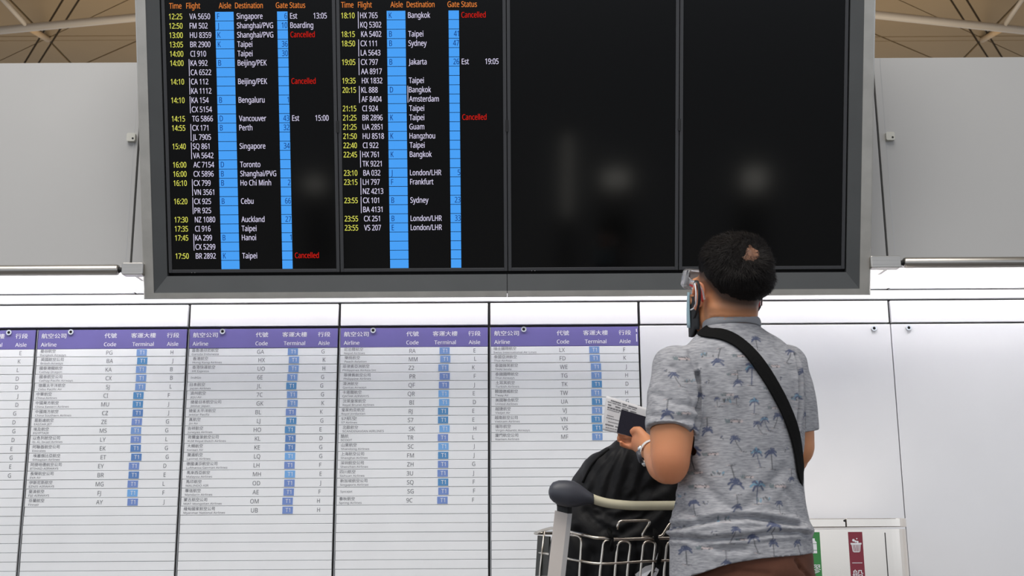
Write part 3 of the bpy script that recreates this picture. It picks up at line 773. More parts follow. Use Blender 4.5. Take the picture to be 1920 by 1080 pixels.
# ================================================================== BLACK BACKPACK IN THE BASKET
def backpack():
    Yc = 3.20
    sec = [(826, 1166, 1200), (829, 1152, 1225), (833, 1141, 1250), (843, 1126, 1290), (853, 1110, 1300), (866, 1095, 1310), (884, 1082, 1318), (905, 1070, 1325), (925, 1061, 1330), (950, 1051, 1335), (975, 1042, 1338), (995, 1036, 1338), (1020, 1032, 1336), (1050, 1030, 1334), (1080, 1029, 1330), (1120, 1034, 1322), (1165, 1052, 1305)]
    rings = []; n = 40
    for i, (py, xl, xr) in enumerate(sec):
        a, b_ = P(xl, py, Yc), P(xr, py, Yc); c = (a+b_)/2; rx = (b_-a).length/2
        ry = min(.135, .03+.13*math.sin(min(1, (i+.6)/7)*math.pi/2))*(1 if py < 1100 else .85)
        rg = []
        for k in range(n):
            th = 2*math.pi*k/n; cs, sn = math.cos(th), math.sin(th); ex = .72
            rg.append(c+Vector((rx*math.copysign(abs(cs)**ex, cs), ry*math.copysign(abs(sn)**ex, sn), 0)))
        rings.append(rg)
    e = P(1180, 1000, Yc); e.z = rings[-1][0].z
    k = MB(); k.loft(rings[::-1]); me = remeshed(k, .008, 8, 1)
    t = empty('backpack', e)
    co = np.empty(len(me.vertices)*3); me.vertices.foreach_get('co', co); co = co.reshape(-1, 3)
    no = np.empty(len(me.vertices)*3); me.vertices.foreach_get('normal', no); no = no.reshape(-1, 3)
    d = np.zeros(len(co)); dgr = d.copy(); dri = d.copy(); front = no[:, 1] < .2
    G = [((1150, 838), (1104, 880), (1078, 935), .016), ((1160, 840), (1125, 890), (1108, 925), .012), ((1168, 845), (1148, 890), (1136, 935), .010), ((1185, 850), (1175, 900), (1165, 935), .013), ((1215, 862), (1200, 910), (1195, 940), .010),
         ((1240, 905), (1180, 935), (1120, 965), .012), ((1100, 960), (1130, 990), (1160, 1000), .010), ((1120, 950), (1150, 975), (1200, 960), .010), ((1230, 950), (1190, 985), (1150, 1010), .009), ((1085, 1000), (1110, 1040), (1105, 1080), .010), ((1150, 1020), (1165, 1050), (1160, 1080), .010), ((1195, 1020), (1200, 1050), (1190, 1080), .010)]
    for *pts, wd in G:
        pw = [P(px, py, Yc-.13) for px, py in pts]
        for a, b_ in zip(pw[:-1], pw[1:]):
            ds, _ = segdist(co[:, 0], co[:, 2], (a.x, a.z), (b_.x, b_.z))
            g_ = np.exp(-(ds/(wd*1.3))**2); dgr = np.maximum(dgr, np.where(front, g_, 0)); dri = np.maximum(dri, np.where(front, np.exp(-((ds-wd*2.6)/(wd*1.5))**2), 0))
    d += .006*dri-.010*dgr
    for i in range(len(co)):
        p = Vector(co[i]); d[i] += .008*noise.noise(Vector((p.x*9+p.z*5, p.y*6, p.z*5)))+.004*noise.noise(Vector((p.x*34+p.z*16, p.y*20, p.z*9)))
    co = co+no*d[:, None]-np.array(e); me.vertices.foreach_set('co', co.ravel()); me.materials.append(BAGM); me.update()
    body = link('bag_body', me, t)
    bv = BVHTree.FromObject(body, bpy.context.evaluated_depsgraph_get()) if 0 else BVHTree.FromPolygons([Vector(c) for c in co], [tuple(p.vertices) for p in me.polygons])
    def hit(px, py, off=.004):
        d_ = ray(px, py); o = CAM-e; h = bv.ray_cast(o, d_)
        return (h[0]-d_.normalized()*off) if h[0] else P(px, py, Yc-.12)-e
    # handle loop / webbing that ties the bag to the rim
    def web(name, pp, w_, th, m=STRAP, off=.006):
        k = MB(); k.tube(smooth_path([hit(px, py, off) for px, py in pp], 5), [(th, w_)]*((len(pp)-1)*5+1), n=8, up=(0, 1, 0)); return k.obj(name, m, t, smooth=True)
    web('zip', [(1142, 842), (1112, 868), (1092, 905)], .003, .0025)
    # the bag's own webbing wrapped over the basket rim
    for pts in ([(1143, 1000), (1148, 1010), (1146, 1024)], [(1229, 1000), (1231, 1012), (1240, 1026), (1236, 1050)]):
        k = MB(); Yn = 2.985
        pp = [P(px, py, Yn-.010+(px-1120)/340*.07)-e for px, py in pts]; pp = [P(pts[0][0], pts[0][1]-6, 3.04)-e]+pp+[P(pts[-1][0]+2, pts[-1][1]+4, 3.03)-e]
        k.tube(smooth_path(pp, 4), [(.004, .009)]*((len(pp)-1)*4+1), n=8, up=(0, 1, 0)); k.obj('strap', STRAP, t, smooth=True)
    # white printed mark, low on the right, seen through the wires
    for nm, poly in (('printed_mark', [(1234.5, 1036), (1238, 1045), (1237, 1049), (1229, 1050)]), ('printed_mark', [(1191, 1077), (1210, 1062), (1224, 1058), (1223, 1067), (1213, 1080), (1193, 1082)]), ('printed_mark', [(1230, 1064), (1235.5, 1068), (1234, 1073), (1227, 1070)]), ('printed_mark', [(1228, 1072), (1234, 1073), (1229, 1083), (1222, 1083)])):
        k = MB(); vs = [hit(px, py, .009) for px, py in poly]; nrm = Vector((0, .003, 0)); n_ = len(vs)
        k.add(vs+[v+nrm for v in vs], [tuple(range(n_)), tuple(range(2*n_-1, n_-1, -1))]+[(i, (i+1) % n_, n_+(i+1) % n_, n_+i) for i in range(n_)]); k.obj(nm, TXTW, t)
    tag(t, 'bulging black fabric backpack with a white print standing in the wire basket', 'backpack')
backpack()

# ================================================================== THE MAN
YAW = math.radians(15); TC = Vector((.535, 2.70, 0)); ez = lambda py, Y=2.7: P(1385, py, Y).z
TM = Matrix.Rotation(YAW, 3, 'Z')
def tw(x, y, z): q = TM @ Vector((x, y, 0)); return Vector((TC.x+q.x, TC.y+q.y, z))
def torso_rings(sec, n=36):
    out = []
    for z, a, b_, cx, cy in sec:
        rg = []
        for k in range(n):
            th = 2*math.pi*k/n; cs, sn = math.cos(th), math.sin(th)
            rg.append(tw(cx+a*math.copysign(abs(cs)**.85, cs), cy+b_*math.copysign(abs(sn)**.9, sn), z))
        out.append(rg)
    return out
person = empty('person', (TC.x, TC.y, 0)); PO = Vector(person.location)
# arm joints
LS, LE, LW = P(1266, 693, 2.655), P(1256, 882, 2.60), P(1221, 846, 2.87)
RS, RE, RW = P(1477, 688, 2.755), P(1500, 854, 2.765), Vector((.62, 2.98, 1.16))
# head frame
HC = Vector((P(1361, 559, 2.70))); HM = Matrix.Rotation(math.radians(27), 3, 'Z') @ Matrix.Rotation(math.radians(13), 3, 'X')
def hw(x, y, z): return HC+HM @ Vector((x, y, z))

b = MB()
sec = [(.86, .135, .105, 0, 0), (.95, .14, .105, -.008, 0), (1.05, .130, .095, -.008, 0), (1.20, .122, .093, .004, 0), (1.32, .130, .092, .004, 0), (1.40, .130, .078, 0, 0), (1.43, .105, .062, 0, 0), (1.455, .07, .06, 0, .005)]
b.loft(torso_rings(sec))
nk = tw(-.012, -.005, 1.43)
b.tube([nk, tw(-.012, .0, 1.48), hw(0, -.028, -.045), hw(0, -.02, .0)], [(.066, .064), (.059, .060), (.060, .062), (.062, .066)], n=28, up=(0, 1, 0))
# head
b.ell(hw(0, -.022, .055), (.0745, .095, .087), HM); b.ell(hw(0, -.030, .012), (.064, .062, .060), HM)
b.ell(hw(0, .040, .005), (.060, .052, .078), HM); b.ell(hw(0, .030, -.048), (.054, .052, .045), HM); b.ell(hw(0, .070, -.078), (.024, .020, .018), HM)
b.ell(hw(0, .078, .035), (.050, .018, .014), HM)
b.tube([hw(0, .088, .030), hw(0, .100, .010), hw(0, .112, -.012)], [.007, .009, .012], n=12); b.ell(hw(0, .100, -.016), (.019, .012, .009), HM)
b.ell(hw(0, .088, -.040), (.022, .010, .006), HM); b.ell(hw(0, .087, -.050), (.020, .010, .007), HM)
for s_ in (-1, 1):
    b.ell(hw(s_*.046, .055, -.012), (.018, .030, .018), HM)
# arms with taper: shoulder, elbow, wrist
def arm(S_, E_, W_, k_=1.0):
    d1 = E_-S_; d2 = W_-E_
    b.tube([S_-d1*.08, S_, S_+d1*.35, S_+d1*.65, E_-d1*.16, E_-d1*.0], [k_*q for q in (.034, .043, .0485, .0500, .0455, .033)], n=24)
    b.ell(E_-d1*.13, (.0445*k_, .0445*k_, .062*k_))
    b.tube([E_+d2*.02, E_+d2*.12, E_+d2*.28, E_+d2*.6, W_, W_+d2*.10], [.028, .038, .041, .034, (.027, .022), (.026, .020)], n=24)
arm(LS, LE, LW); arm(RS, RE, RW, .86)
# left hand holding the passport: palm, thumb in front, fingers curled below and behind
hd = lambda px, py, Y: P(px, py, Y)
b.tube([LW, hd(1210, 836, 2.905), hd(1200, 830, 2.93), hd(1192, 828, 2.945)], [(.026, .021), (.031, .021), (.030, .020), (.024, .017)], n=20, up=(0, 0, 1))
b.tube([hd(1216, 826, 2.89), hd(1206, 817, 2.905), hd(1198, 806.5, 2.918), hd(1190, 806, 2.927), hd(1182, 812, 2.935)], [.013, .0125, .0112, .0098, .0075], n=14)
for j, (a, m_, c, d_) in enumerate((((1197, 822, 2.975), (1180, 812, 2.995), (1170, 800, 2.995), (1168, 792, 2.992)),
                                 ((1195, 827, 2.965), (1175, 820, 2.988), (1162, 812, 2.990), (1158, 804, 2.985)),
                                 ((1193, 832, 2.950), (1173, 828, 2.968), (1160, 824, 2.965), (1160, 817, 2.957)),
                                 ((1195, 839, 2.935), (1178, 837, 2.948), (1165, 833, 2.945), (1163, 827, 2.937)))):
    r_ = (.0092, .0095, .0090, .0078)[j]
    b.tube([hd(*a), hd(*m_), hd(*c), hd(*d_)], [r_*1.08, r_, r_*.92, r_*.72], n=12)
# right hand (in front of the body, unseen): relaxed curled fingers
rh = RW; fwd = Vector((-.35, .9, .1)).normalized(); sd = Vector((.9, .35, 0)).normalized()
b.tube([rh, rh+fwd*.05, rh+fwd*.09], [(.024, .03), (.026, .04), (.02, .038)], n=18, up=(0, 0, 1))
for j in range(4):
    o_ = rh+fwd*.085+sd*(-.030+.020*j); l_ = (.072, .08, .075, .06)[j]
    b.tube([o_, o_+fwd*l_*.45, o_+fwd*l_*.75+Vector((0, 0, -l_*.25)), o_+fwd*l_*.7+Vector((0, 0, -l_*.55))], [.009, .0088, .008, .0065], n=10)
b.tube([rh+fwd*.03-sd*.025, rh+fwd*.06-sd*.05, rh+fwd*.085-sd*.052], [.012, .0105, .008], n=10)
# hips and legs down to the ankles
b.loft(torso_rings([(.74, .13, .10, 0, 0), (.84, .15, .115, 0, -.005), (.90, .14, .11, 0, 0)]))
LEG = []
for s_ in (-1, 1):
    h_, kn, an = tw(s_*.085, 0, .84), tw(s_*.11, .02, .48), tw(s_*.12, -.02, .08); LEG.append((h_, kn, an))
    b.tube([h_, h_.lerp(kn, .5), kn, kn.lerp(an, .35), an, an-Vector((0, 0, .06))], [.082, .072, .055, .056, .038, .04], n=22)
    b.tube([an-Vector((0, 0, .03)), tw(s_*.13, .07, .04), tw(s_*.135, .13, .035)], [.034, .036, .025], n=14)
me = remeshed(b, .0042, 7)
co = np.empty(len(me.vertices)*3); me.vertices.foreach_get('co', co); co = co.reshape(-1, 3)
# crease across the nape
no = np.empty(len(me.vertices)*3); me.vertices.foreach_get('normal', no); no = no.reshape(-1, 3)
for pts, wd, dp in ((((1335, 594), (1365, 597.5), (1395, 598), (1415, 596)), .0022, .005), (((1335, 575), (1375, 583), (1415, 578)), .010, -.0035)):
    pw = [P(px, py, 2.64) for px, py in pts]; dmin = np.full(len(co), 9.)
    for a, c in zip(pw[:-1], pw[1:]): dmin = np.minimum(dmin, segdist(co[:, 0], co[:, 2], (a.x, a.z), (c.x, c.z))[0])
    g_ = np.exp(-(dmin/wd)**2)*(co[:, 1] < 2.70)*(no[:, 1] < .1); co -= no*(dp*g_)[:, None]
# skin colour: base tone, stubble fade under the hairline, redder elbows and knuckles (kept by the skin itself)
HMi = np.array(HM.transposed()); loc = (co-np.array(HC)) @ HMi.T
base = np.array(srgb(206, 142, 100)); colr = np.tile(base, (len(co), 1))
def hairline(y, ax):     # local height of the hair edge behind/above the ears
    return np.interp(y, [-.13, -.095, -.06, -.03, .0, .03, .06, .09], [-.010, -.008, .004, .030, .052, .058, .075, .095])
hz = hairline(loc[:, 1], loc[:, 0]); inhead = (loc[:, 2] > -.06) & (np.abs(loc[:, 0]) < .12) & (np.abs(loc[:, 1]) < .16)
st = np.clip((loc[:, 2]-(hz-.040))/.034, 0, 1)*inhead; st = np.where(loc[:, 1] > .075, 0, st)**1.1
colr = colr*(1-.93*st[:, None])+np.array(srgb(44, 36, 33))*(.93*st[:, None])
for cpt, rr_, cc in ((LE, .07, srgb(214, 130, 92)), (P(1185, 828, 2.94), .05, srgb(206, 132, 100))):
    w_ = np.exp(-((co-np.array(cpt))**2).sum(1)/rr_**2)*.6; colr = colr*(1-w_[:, None])+np.array(cc)*w_[:, None]
co_l = co-np.array(PO); me.vertices.foreach_set('co', co_l.ravel())
at = me.color_attributes.new('tone', 'FLOAT_COLOR', 'POINT'); at.data.foreach_set('color', np.hstack([colr, np.ones((len(co), 1))]).ravel())
SKIN = mat('skin', (.6, .35, .22), .52, sss=.12, bump=.12, bscale=160)
nt = SKIN.node_tree; an_ = nt.nodes.new('ShaderNodeAttribute'); an_.attribute_name = 'tone'; nt.links.new(an_.outputs['Color'], nt.nodes['Principled BSDF'].inputs['Base Color'])
SKIN2 = mat('ear_skin', srgb(206, 132, 96), .5, sss=.15)
me.materials.append(SKIN); me.update(); body = link('body', me, person)
def pobj(k, name, m, parent=person, **kw):
    k.v = [tuple(Vector(v)-PO) for v in k.v]; return k.obj(name, m, parent, **kw)
# ears
for s_ in (-1, 1):
    k = MB(); rim = []
    EMx = HM @ Matrix.Rotation(s_*math.radians(-22), 3, 'Z')
    ec = hw(s_*.078, -.002, -.002)
    for j in range(14):
        a = math.radians(-70+j*250/13); rim.append(ec+EMx @ Vector((s_*.006, -.015*math.cos(a)*1.0 if 1 else 0, .028*math.sin(a)+.002)))
    k.tube(rim, [.0035]+[.0042]*12+[.003], n=10); k.ell(ec, (.0045, .014, .026), EMx); k.ell(ec+EMx @ Vector((s_*.002, .004, -.026)), (.005, .008, .009), EMx)
    k.ell(ec+EMx @ Vector((s_*.003, -.002, .002)), (.006, .007, .013), EMx)
    me = remeshed(k, .0016, 4); me.transform(Matrix.Translation(-PO)); me.materials.append(SKIN2); link('ear', me, person)
# eyes (facing away)
for s_ in (-1, 1):
    k = MB(); k.ell(hw(s_*.031, .080, .020), (.012, .012, .012), HM, 16, 10); k.ell(hw(s_*.031, .088, .020), (.0055, .0052, .0055), HM, 12, 8, 1); pobj(k, 'eye', [TXTW, BLACK], smooth=True)

# hair: shell of short dark hair with strands on it
def hair():
    k = MB(); bmh = bmesh.new(); bmesh.ops.create_icosphere(bmh, subdivisions=6, radius=1)
    vs = []; keep = {}
    for v in bmh.verts:
        d = v.co.normalized(); c0 = Vector((0, -.022, .050)); r = Vector((.0805+.001, .1035, .104))
        q = c0+Vector((d.x*r.x, d.y*r.y, d.z*r.z))
        q += Vector((d.x, d.y, d.z))*(.0030*noise.noise(q*60)+.0045*noise.noise(q*22)+.002)
        if q.z < .045: f_ = 1-1.9*(.045-q.z); q.x *= f_; q.y = -.01+(q.y+.01)*f_
        vs.append(q)
    for v, q in zip(bmh.verts, vs):
        hl = float(hairline(q.y, q.x))+.004*noise.noise(q*90)
        if q.y > .045: hl = .075+(q.y-.045)*.9
        keep[v.index] = q.z > hl
        t_ = max(0.0, min(1.0, (q.z-hl)/.045)); d = (q-Vector((0, -.022, .05)))
        q -= d.normalized()*(.0085*(1-t_)**1.5)
        # thinner crown, where the scalp shows
        cr = (q-CRN).length; 
        if cr < .05: q -= d.normalized()*.0115*math.exp(-(cr/.026)**2)
    for v, q in zip(bmh.verts, vs): v.co = q
    bmesh.ops.delete(bmh, geom=[v for v in bmh.verts if not keep[v.index]], context='VERTS')
    me = bpy.data.meshes.new('hair'); bmh.to_mesh(me); bmh.free()
    me.transform(Matrix.Translation(HC-PO) @ HM.to_4x4()); me.polygons.foreach_set('use_smooth', [True]*len(me.polygons))
    me.materials.append(mat('hair_dark', srgb(20, 16, 14), .75, spec=.25, var=.3, vscale=120, bump=.8, bscale=260))
    hs = link('hair', me, person)
    # strands
    k = MB(); cs = [(p.center.copy(), p.normal.copy(), p.area) for p in me.polygons]
    ar = np.array([c[2] for c in cs]); pick = rng.choice(len(cs), 11000, p=ar/ar.sum())
    dn = HM @ Vector((0, -.5, -1)); crw = HC-PO+HM @ CRN
    for i in pick:
        c, n_, _ = cs[i]; rel = HM.transposed() @ (c-(HC-PO)); cr = (c-crw).length
        if cr < .030 and rng.random() < .60: continue
        low_ = max(0.0, min(1.0, (rel.z-float(hairline(rel.y, rel.x)))/.06)); L_ = (.006+.014*low_)*(.7+.6*rng.random())
        swirl = n_.cross(c-crw).normalized()*.4+(c-crw).normalized()*.7
        tang = swirl*1.0+dn*.5*(1-low_)+Vector(rng.normal(0, .35, 3)); tang = (tang-n_*tang.dot(n_)).normalized()
        lift = .30+.35*rng.random() if low_ > .5 else .25
        d0 = (tang+n_*lift*1.3).normalized(); d1 = (tang+n_*lift*.3).normalized(); sdv = tang.cross(n_)*.00045
        a = c-n_*.001; m_ = a+d0*L_*.5; z_ = m_+d1*L_*.5
        k.add([a-sdv, a+sdv, m_+sdv*.8, m_-sdv*.8, z_], [(0, 1, 2, 3), (3, 2, 4)])
    o = k.obj('hair_strands', mat('hair_strand', srgb(20, 16, 15), .6, spec=.2), hs, fixn=False); o['kind'] = 'stuff'
CRN = HM.transposed() @ (P(1398, 488, 2.615)-HC)
_d = (CRN-Vector((0, -.022, .05))); CRN = Vector((0, -.022, .05))+Vector((_d.normalized().x*.0805, _d.normalized().y*.1035, _d.normalized().z*.104))
hair()
# visible scalp at the crown
k = MB(); u_ = (CRN-Vector((0, -.022, .05))).normalized(); fr = u_.orthogonal().normalized(); gr_ = u_.cross(fr)
vs = [HC+HM @ (CRN-u_*.0046)]; nr = 10; ns = 28
for i in range(1, nr+1):
    for j in range(ns):
        a = 2*math.pi*j/ns; rr_ = .034*i/nr*(1+.35*noise.noise(Vector((math.cos(a)*2, math.sin(a)*2, 3)))); q = CRN+fr*rr_*math.cos(a)+gr_*rr_*math.sin(a)
        q -= u_*(.0046+6.0*rr_**2+.0028*noise.noise(q*95))
        vs.append(HC+HM @ q)
fs = [(0, 1+j, 1+(j+1) % ns) for j in range(ns)]+[(1+(i-1)*ns+j, 1+i*ns+j, 1+i*ns+(j+1) % ns, 1+(i-1)*ns+(j+1) % ns) for i in range(1, nr) for j in range(ns)]
k.add(vs, fs); pobj(k, 'scalp', mat('scalp', srgb(122, 86, 66), .6, var=.35, vscale=110), smooth=True)

# ---- T-shirt
def shirt():
    k = MB()
    zs = [(.86, .170, .128, -.016, -.004), (.93, .168, .126, -.016, -.004), (1.00, .163, .120, -.017, -.002), (1.08, .150, .114, -.010, 0), (1.16, .143, .112, -.002, 0), (1.24, .141, .113, .008, -.002), (1.32, .148, .112, .006, -.004), (1.38, .150, .104, .004, -.006), (1.415, .142, .090, 0, -.004), (1.445, .112, .078, -.002, -.002), (1.468, .080, .070, -.008, .0), (1.484, .064, .064, -.012, .0)]
    k.loft(torso_rings(zs, 48))
    HL, HR = P(1257, 808, 2.612), P(1499, 811, 2.765)
    axs = []
    for S_, H_, r0, r1, ro in ((LS, HL, .058, .0555, 0), (RS, HR, .053, .046, 0)):
        d = (H_-S_).normalized(); axs.append((S_, H_, d))
        inn = S_.lerp(tw(0, 0, S_.z), .30)+Vector((0, 0, .008))
        k.tube([inn, S_+Vector((0, 0, .002)), S_+d*.05, S_.lerp(H_, .6), H_, H_+d*.03], [.052, r0*.93, r0*1.02, r0*1.0, r1*1.03, r1*1.03], n=30)
        k.ell(S_+Vector((0, 0, .0)), (r0*.98, r0*.98, .058))
    me = remeshed(k, .008, 10, 0)
    bm = bmesh.new(); bm.from_mesh(me)
    zz = [q_[0] for q_ in zs]; Az = [q_[1] for q_ in zs]; Bz = [q_[2] for q_ in zs]; Cz_ = [q_[3] for q_ in zs]
    def tors(p):
        l = TM.transposed() @ Vector((p.x-TC.x, p.y-TC.y, 0)); return ((l.x-np.interp(p.z, zz, Cz_))/np.interp(p.z, zz, Az))**2+(l.y/np.interp(p.z, zz, Bz))**2
    def cut(pl, nr, test):      # clean cut of part of the mesh: split along the plane, drop what lies beyond
        fs_ = [f_ for f_ in bm.faces if test(f_.calc_center_median(), .014)]; vs_ = {v for f_ in fs_ for v in f_.verts}; es_ = {e_ for f_ in fs_ for e_ in f_.edges}
        bmesh.ops.bisect_plane(bm, geom=list(vs_)+list(es_)+fs_, plane_co=pl, plane_no=nr, dist=1e-5)
        bmesh.ops.delete(bm, geom=[f_ for f_ in bm.faces if (f_.calc_center_median()-Vector(pl)).dot(nr) > 0 and test(f_.calc_center_median(), 0)], context='FACES')
    cut((0, 0, 1.481), Vector((0, 0, 1)), lambda p, g: p.z > 1.46)
    for S_, H_, d in axs:
        def test(p, g, H_=H_, d=d):
            q = p-H_; ax = q.dot(d); return -.02 < ax < .06 and (q-d*ax).length < .068+g and tors(p) > 1.05-g*5
        cut(H_, d, test)
    def hem(x): return float(np.interp(x, [.37, .44, .50, .56, .62, .70, .76], HEM))
    for v in bm.verts: v.co.z -= hem(v.co.x)
    cut((0, 0, 0), Vector((0, 0, -1)), lambda p, g: p.z < .05)
    for v in bm.verts: v.co.z += hem(v.co.x)
    # keep the largest island
    bm.verts.ensure_lookup_table(); seen = set(); best = []
    for v in bm.verts:
        if v in seen: continue
        st_ = [v]; isl = []; seen.add(v)
        while st_:
            a = st_.pop(); isl.append(a)
            for e_ in a.link_edges:
                o_ = e_.other_vert(a)
                if o_ not in seen: seen.add(o_); st_.append(o_)
        if len(isl) > len(best): best = isl
    bs = set(best); bmesh.ops.delete(bm, geom=[v for v in bm.verts if v not in bs], context='VERTS')
    for _ in range(3):      # even out the cut edges
        mv = {}
        for v in bm.verts:
            if v.is_boundary:
                nb = [e_.other_vert(v).co for e_ in v.link_edges if e_.is_boundary]
                if len(nb) == 2: mv[v] = v.co*.4+(nb[0]+nb[1])*.3
        for v, c in mv.items(): v.co = c
    # folded-in hems
    be = [e_ for e_ in bm.edges if e_.is_boundary]; r = bmesh.ops.extrude_edge_only(bm, edges=be); nv = [g for g in r['geom'] if isinstance(g, bmesh.types.BMVert)]
    bm.normal_update()
    for v in nv: 
        n_ = Vector((0, 0, 0))
        for f_ in v.link_faces: n_ += f_.normal
        l = TM.transposed() @ Vector((v.co.x-TC.x, v.co.y-TC.y, 0)); c = tw(0, 0, v.co.z)
        tgt = None
        for S_, H_, d in axs:
            if (v.co-H_).length < .075 and v.co.z > 1.15: tgt = H_
        if tgt is None: tgt = c
        v.co += (tgt-v.co).normalized()*.010
    bm.to_mesh(me); bm.free()
    o = link('tmp', me); ss = o.modifiers.new('u', 'SUBSURF'); ss.levels = 2; me2 = apply_mods(o); bpy.data.objects.remove(o)
    me2.materials.clear()
    N = len(me2.vertices); co = np.empty(N*3); me2.vertices.foreach_get('co', co); co = co.reshape(-1, 3)
    no = np.empty(N*3); me2.vertices.foreach_get('normal', no); no = no.reshape(-1, 3)
    back = no[:, 1] < .15; d = np.zeros(N); X, Z = co[:, 0], co[:, 2]
    PW = lambda px, py: P(px, py, 2.60)
    # creases read off the photograph: (points, width, depth)
    CR = [([(1252, 990), (1300, 983), (1345, 973), (1400, 970), (1450, 976), (1500, 984)], .006, .010),
          ([(1262, 1008), (1330, 1012), (1385, 1008), (1440, 1000), (1500, 998), (1518, 1004)], .005, .007),
          ([(1300, 1012), (1340, 1030), (1390, 1030)], .008, .004),
          ([(1309, 700), (1312, 740), (1308, 780), (1300, 810)], .005, .008),
          ([(1296, 660), (1305, 690), (1309, 715)], .006, .004),
          ([(1500, 660), (1506, 700), (1507, 760), (1503, 800)], .004, .008),
          ([(1470, 880), (1420, 930), (1380, 965)], .012, .004), ([(1300, 880), (1340, 930), (1370, 962)], .012, .004),
          ([(1400, 700), (1392, 800), (1400, 900)], .022, .004), ([(1270, 930), (1290, 960), (1310, 975)], .008, .005),
          ([(1480, 920), (1500, 950), (1512, 980)], .008, .004), ([(1340, 660), (1370, 720)], .014, .003), ([(1460, 640), (1490, 690)], .010, .003),
          ([(1230, 740), (1265, 760), (1300, 765)], .008, .003), ([(1222, 780), (1262, 790), (1300, 788)], .007, .003), ([(1262, 690), (1290, 730), (1302, 770)], .008, .004)]
    for pts, wd, dp in CR:
        pw = [PW(*p) for p in pts]; dm = np.full(N, 9.); sg = np.zeros(N)
        for a, c in zip(pw[:-1], pw[1:]):
            dd, _ = segdist(X, Z, (a.x, a.z), (c.x, c.z)); dm = np.minimum(dm, dd)
        d += back*(-dp*np.exp(-(dm/wd)**2)+.45*dp*np.exp(-((dm-wd*2)/(wd*1.2))**2))
    # bunching above the hem
    zb_ = ez(985, 2.6); d += .009*np.exp(-((Z-(zb_-.012))/.014)**2)*(.6+.4*np.sin(X*30))
    for i in range(0, N):
        p = co[i]; d[i] += .0045*noise.noise(Vector((p[0]*11, p[1]*9, p[2]*5)))+.0016*noise.noise(Vector((p[0]*26+p[2]*14, p[1]*20, p[2]*22)))
    co2 = co+no*d[:, None]
    # ---- printed motifs (flat print on the cloth)
    colr = np.zeros((N, 4)); BLU = np.array(srgb(66, 76, 108)); LBL = np.array(srgb(104, 148, 172)); DRK = np.array(srgb(62, 64, 68)); PNK = np.array(srgb(196, 180, 178)); GRN = np.array(srgb(84, 104, 108))
    def stroke(sel, pts, wd, col, al=.85):
        dm = np.full(len(sel), 9.)
        for a, c in zip(pts[:-1], pts[1:]): dm = np.minimum(dm, segdist(X[sel], Z[sel], a, c)[0])
        A_ = al*np.clip((wd+.0008-dm)/.0014, 0, 1); c4 = colr[sel]
        na = np.maximum(c4[:, 3], A_); mixw = (A_/np.maximum(na, 1e-6))[:, None]
        c4[:, :3] = np.where(A_[:, None] > .02, c4[:, :3]*(1-mixw)+col*mixw, c4[:, :3]); c4[:, 3] = na; colr[sel] = c4
    def motif(kind, x, z, s_, side, lean=0.0):
        sel = np.where((np.abs(X-x) < .05) & (np.abs(Z-z) < .05) & (back if side else ~back))[0]
        if not len(sel): return
        R_ = random.random
        if kind in 'pqd':      # palm: trunk with a crown; q light blue, d upside down
            sg = -1 if kind == 'd' else 1; h_ = .030*s_; tx, tz = x+lean*h_, z+sg*h_*.5; bx_, bz = x, z-sg*h_*.5
            stroke(sel, [(bx_, bz), ((bx_+tx)/2+lean*.004, z), (tx, tz)], .0009*s_, DRK if kind != 'q' else BLU, .8)
            for j in range(7):
                a = math.radians(-25+j*38+R_()*14); L_ = .012*s_*(.8+.4*R_())
                m_ = (tx+.55*L_*math.cos(a), tz+.55*L_*math.sin(a)+.002*s_); e_ = (tx+L_*math.cos(a), tz+L_*math.sin(a)*.9-.003*s_)
                stroke(sel, [(tx, tz), m_, e_], .0016*s_, (LBL if (kind == 'q' and j % 2) else BLU), .85)
            for j in range(3): stroke(sel, [(bx_-.008*s_+.005*j, bz-sg*.001*R_()), (bx_-.002*s_+.006*j, bz-sg*.002)], .0007, DRK if j else PNK, .7)
        elif kind == 'c':      # little car with a bush
            stroke(sel, [(x-.012*s_, z), (x+.014*s_, z-.001)], .0026*s_, PNK, .75)
            for j in range(5): stroke(sel, [(x+(-.012+.005*j)*s_, z+(.001+.003*R_())*s_), (x+(-.009+.005*j)*s_, z+.003*R_()*s_)], .0008*s_, DRK, .8)
            for a in (-.007, .008): stroke(sel, [(x+a*s_, z-.003*s_), (x+a*s_+.0005, z-.003*s_)], .0016*s_, DRK, .85)
            for j in range(4): stroke(sel, [(x-.016*s_+.002*j, z-.003*s_), (x-.018*s_+.003*j, z+(.001+.003*R_())*s_)], .0013*s_, GRN, .7)
        elif kind == 'b':      # bush, blue green
            for j in range(9):
                a = (x+(R_()-.5)*.028*s_, z+(R_()-.5)*.009*s_); stroke(sel, [a, (a[0]+.003*(R_()-.5), a[1]+.003)], .0014*s_, (LBL, GRN, DRK)[j % 3], .75)
            stroke(sel, [(x-.014*s_, z-.006*s_), (x+.012*s_, z-.006*s_)], .0006, PNK, .7)
        elif kind == 's':      # small scribble
            for j in range(5):
                a = (x+(R_()-.5)*.012*s_, z+(R_()-.5)*.008*s_); stroke(sel, [a, (a[0]+.004*(R_()-.5), a[1]+.003*(R_()-.5))], .0011, (DRK, BLU)[j % 2], .75)
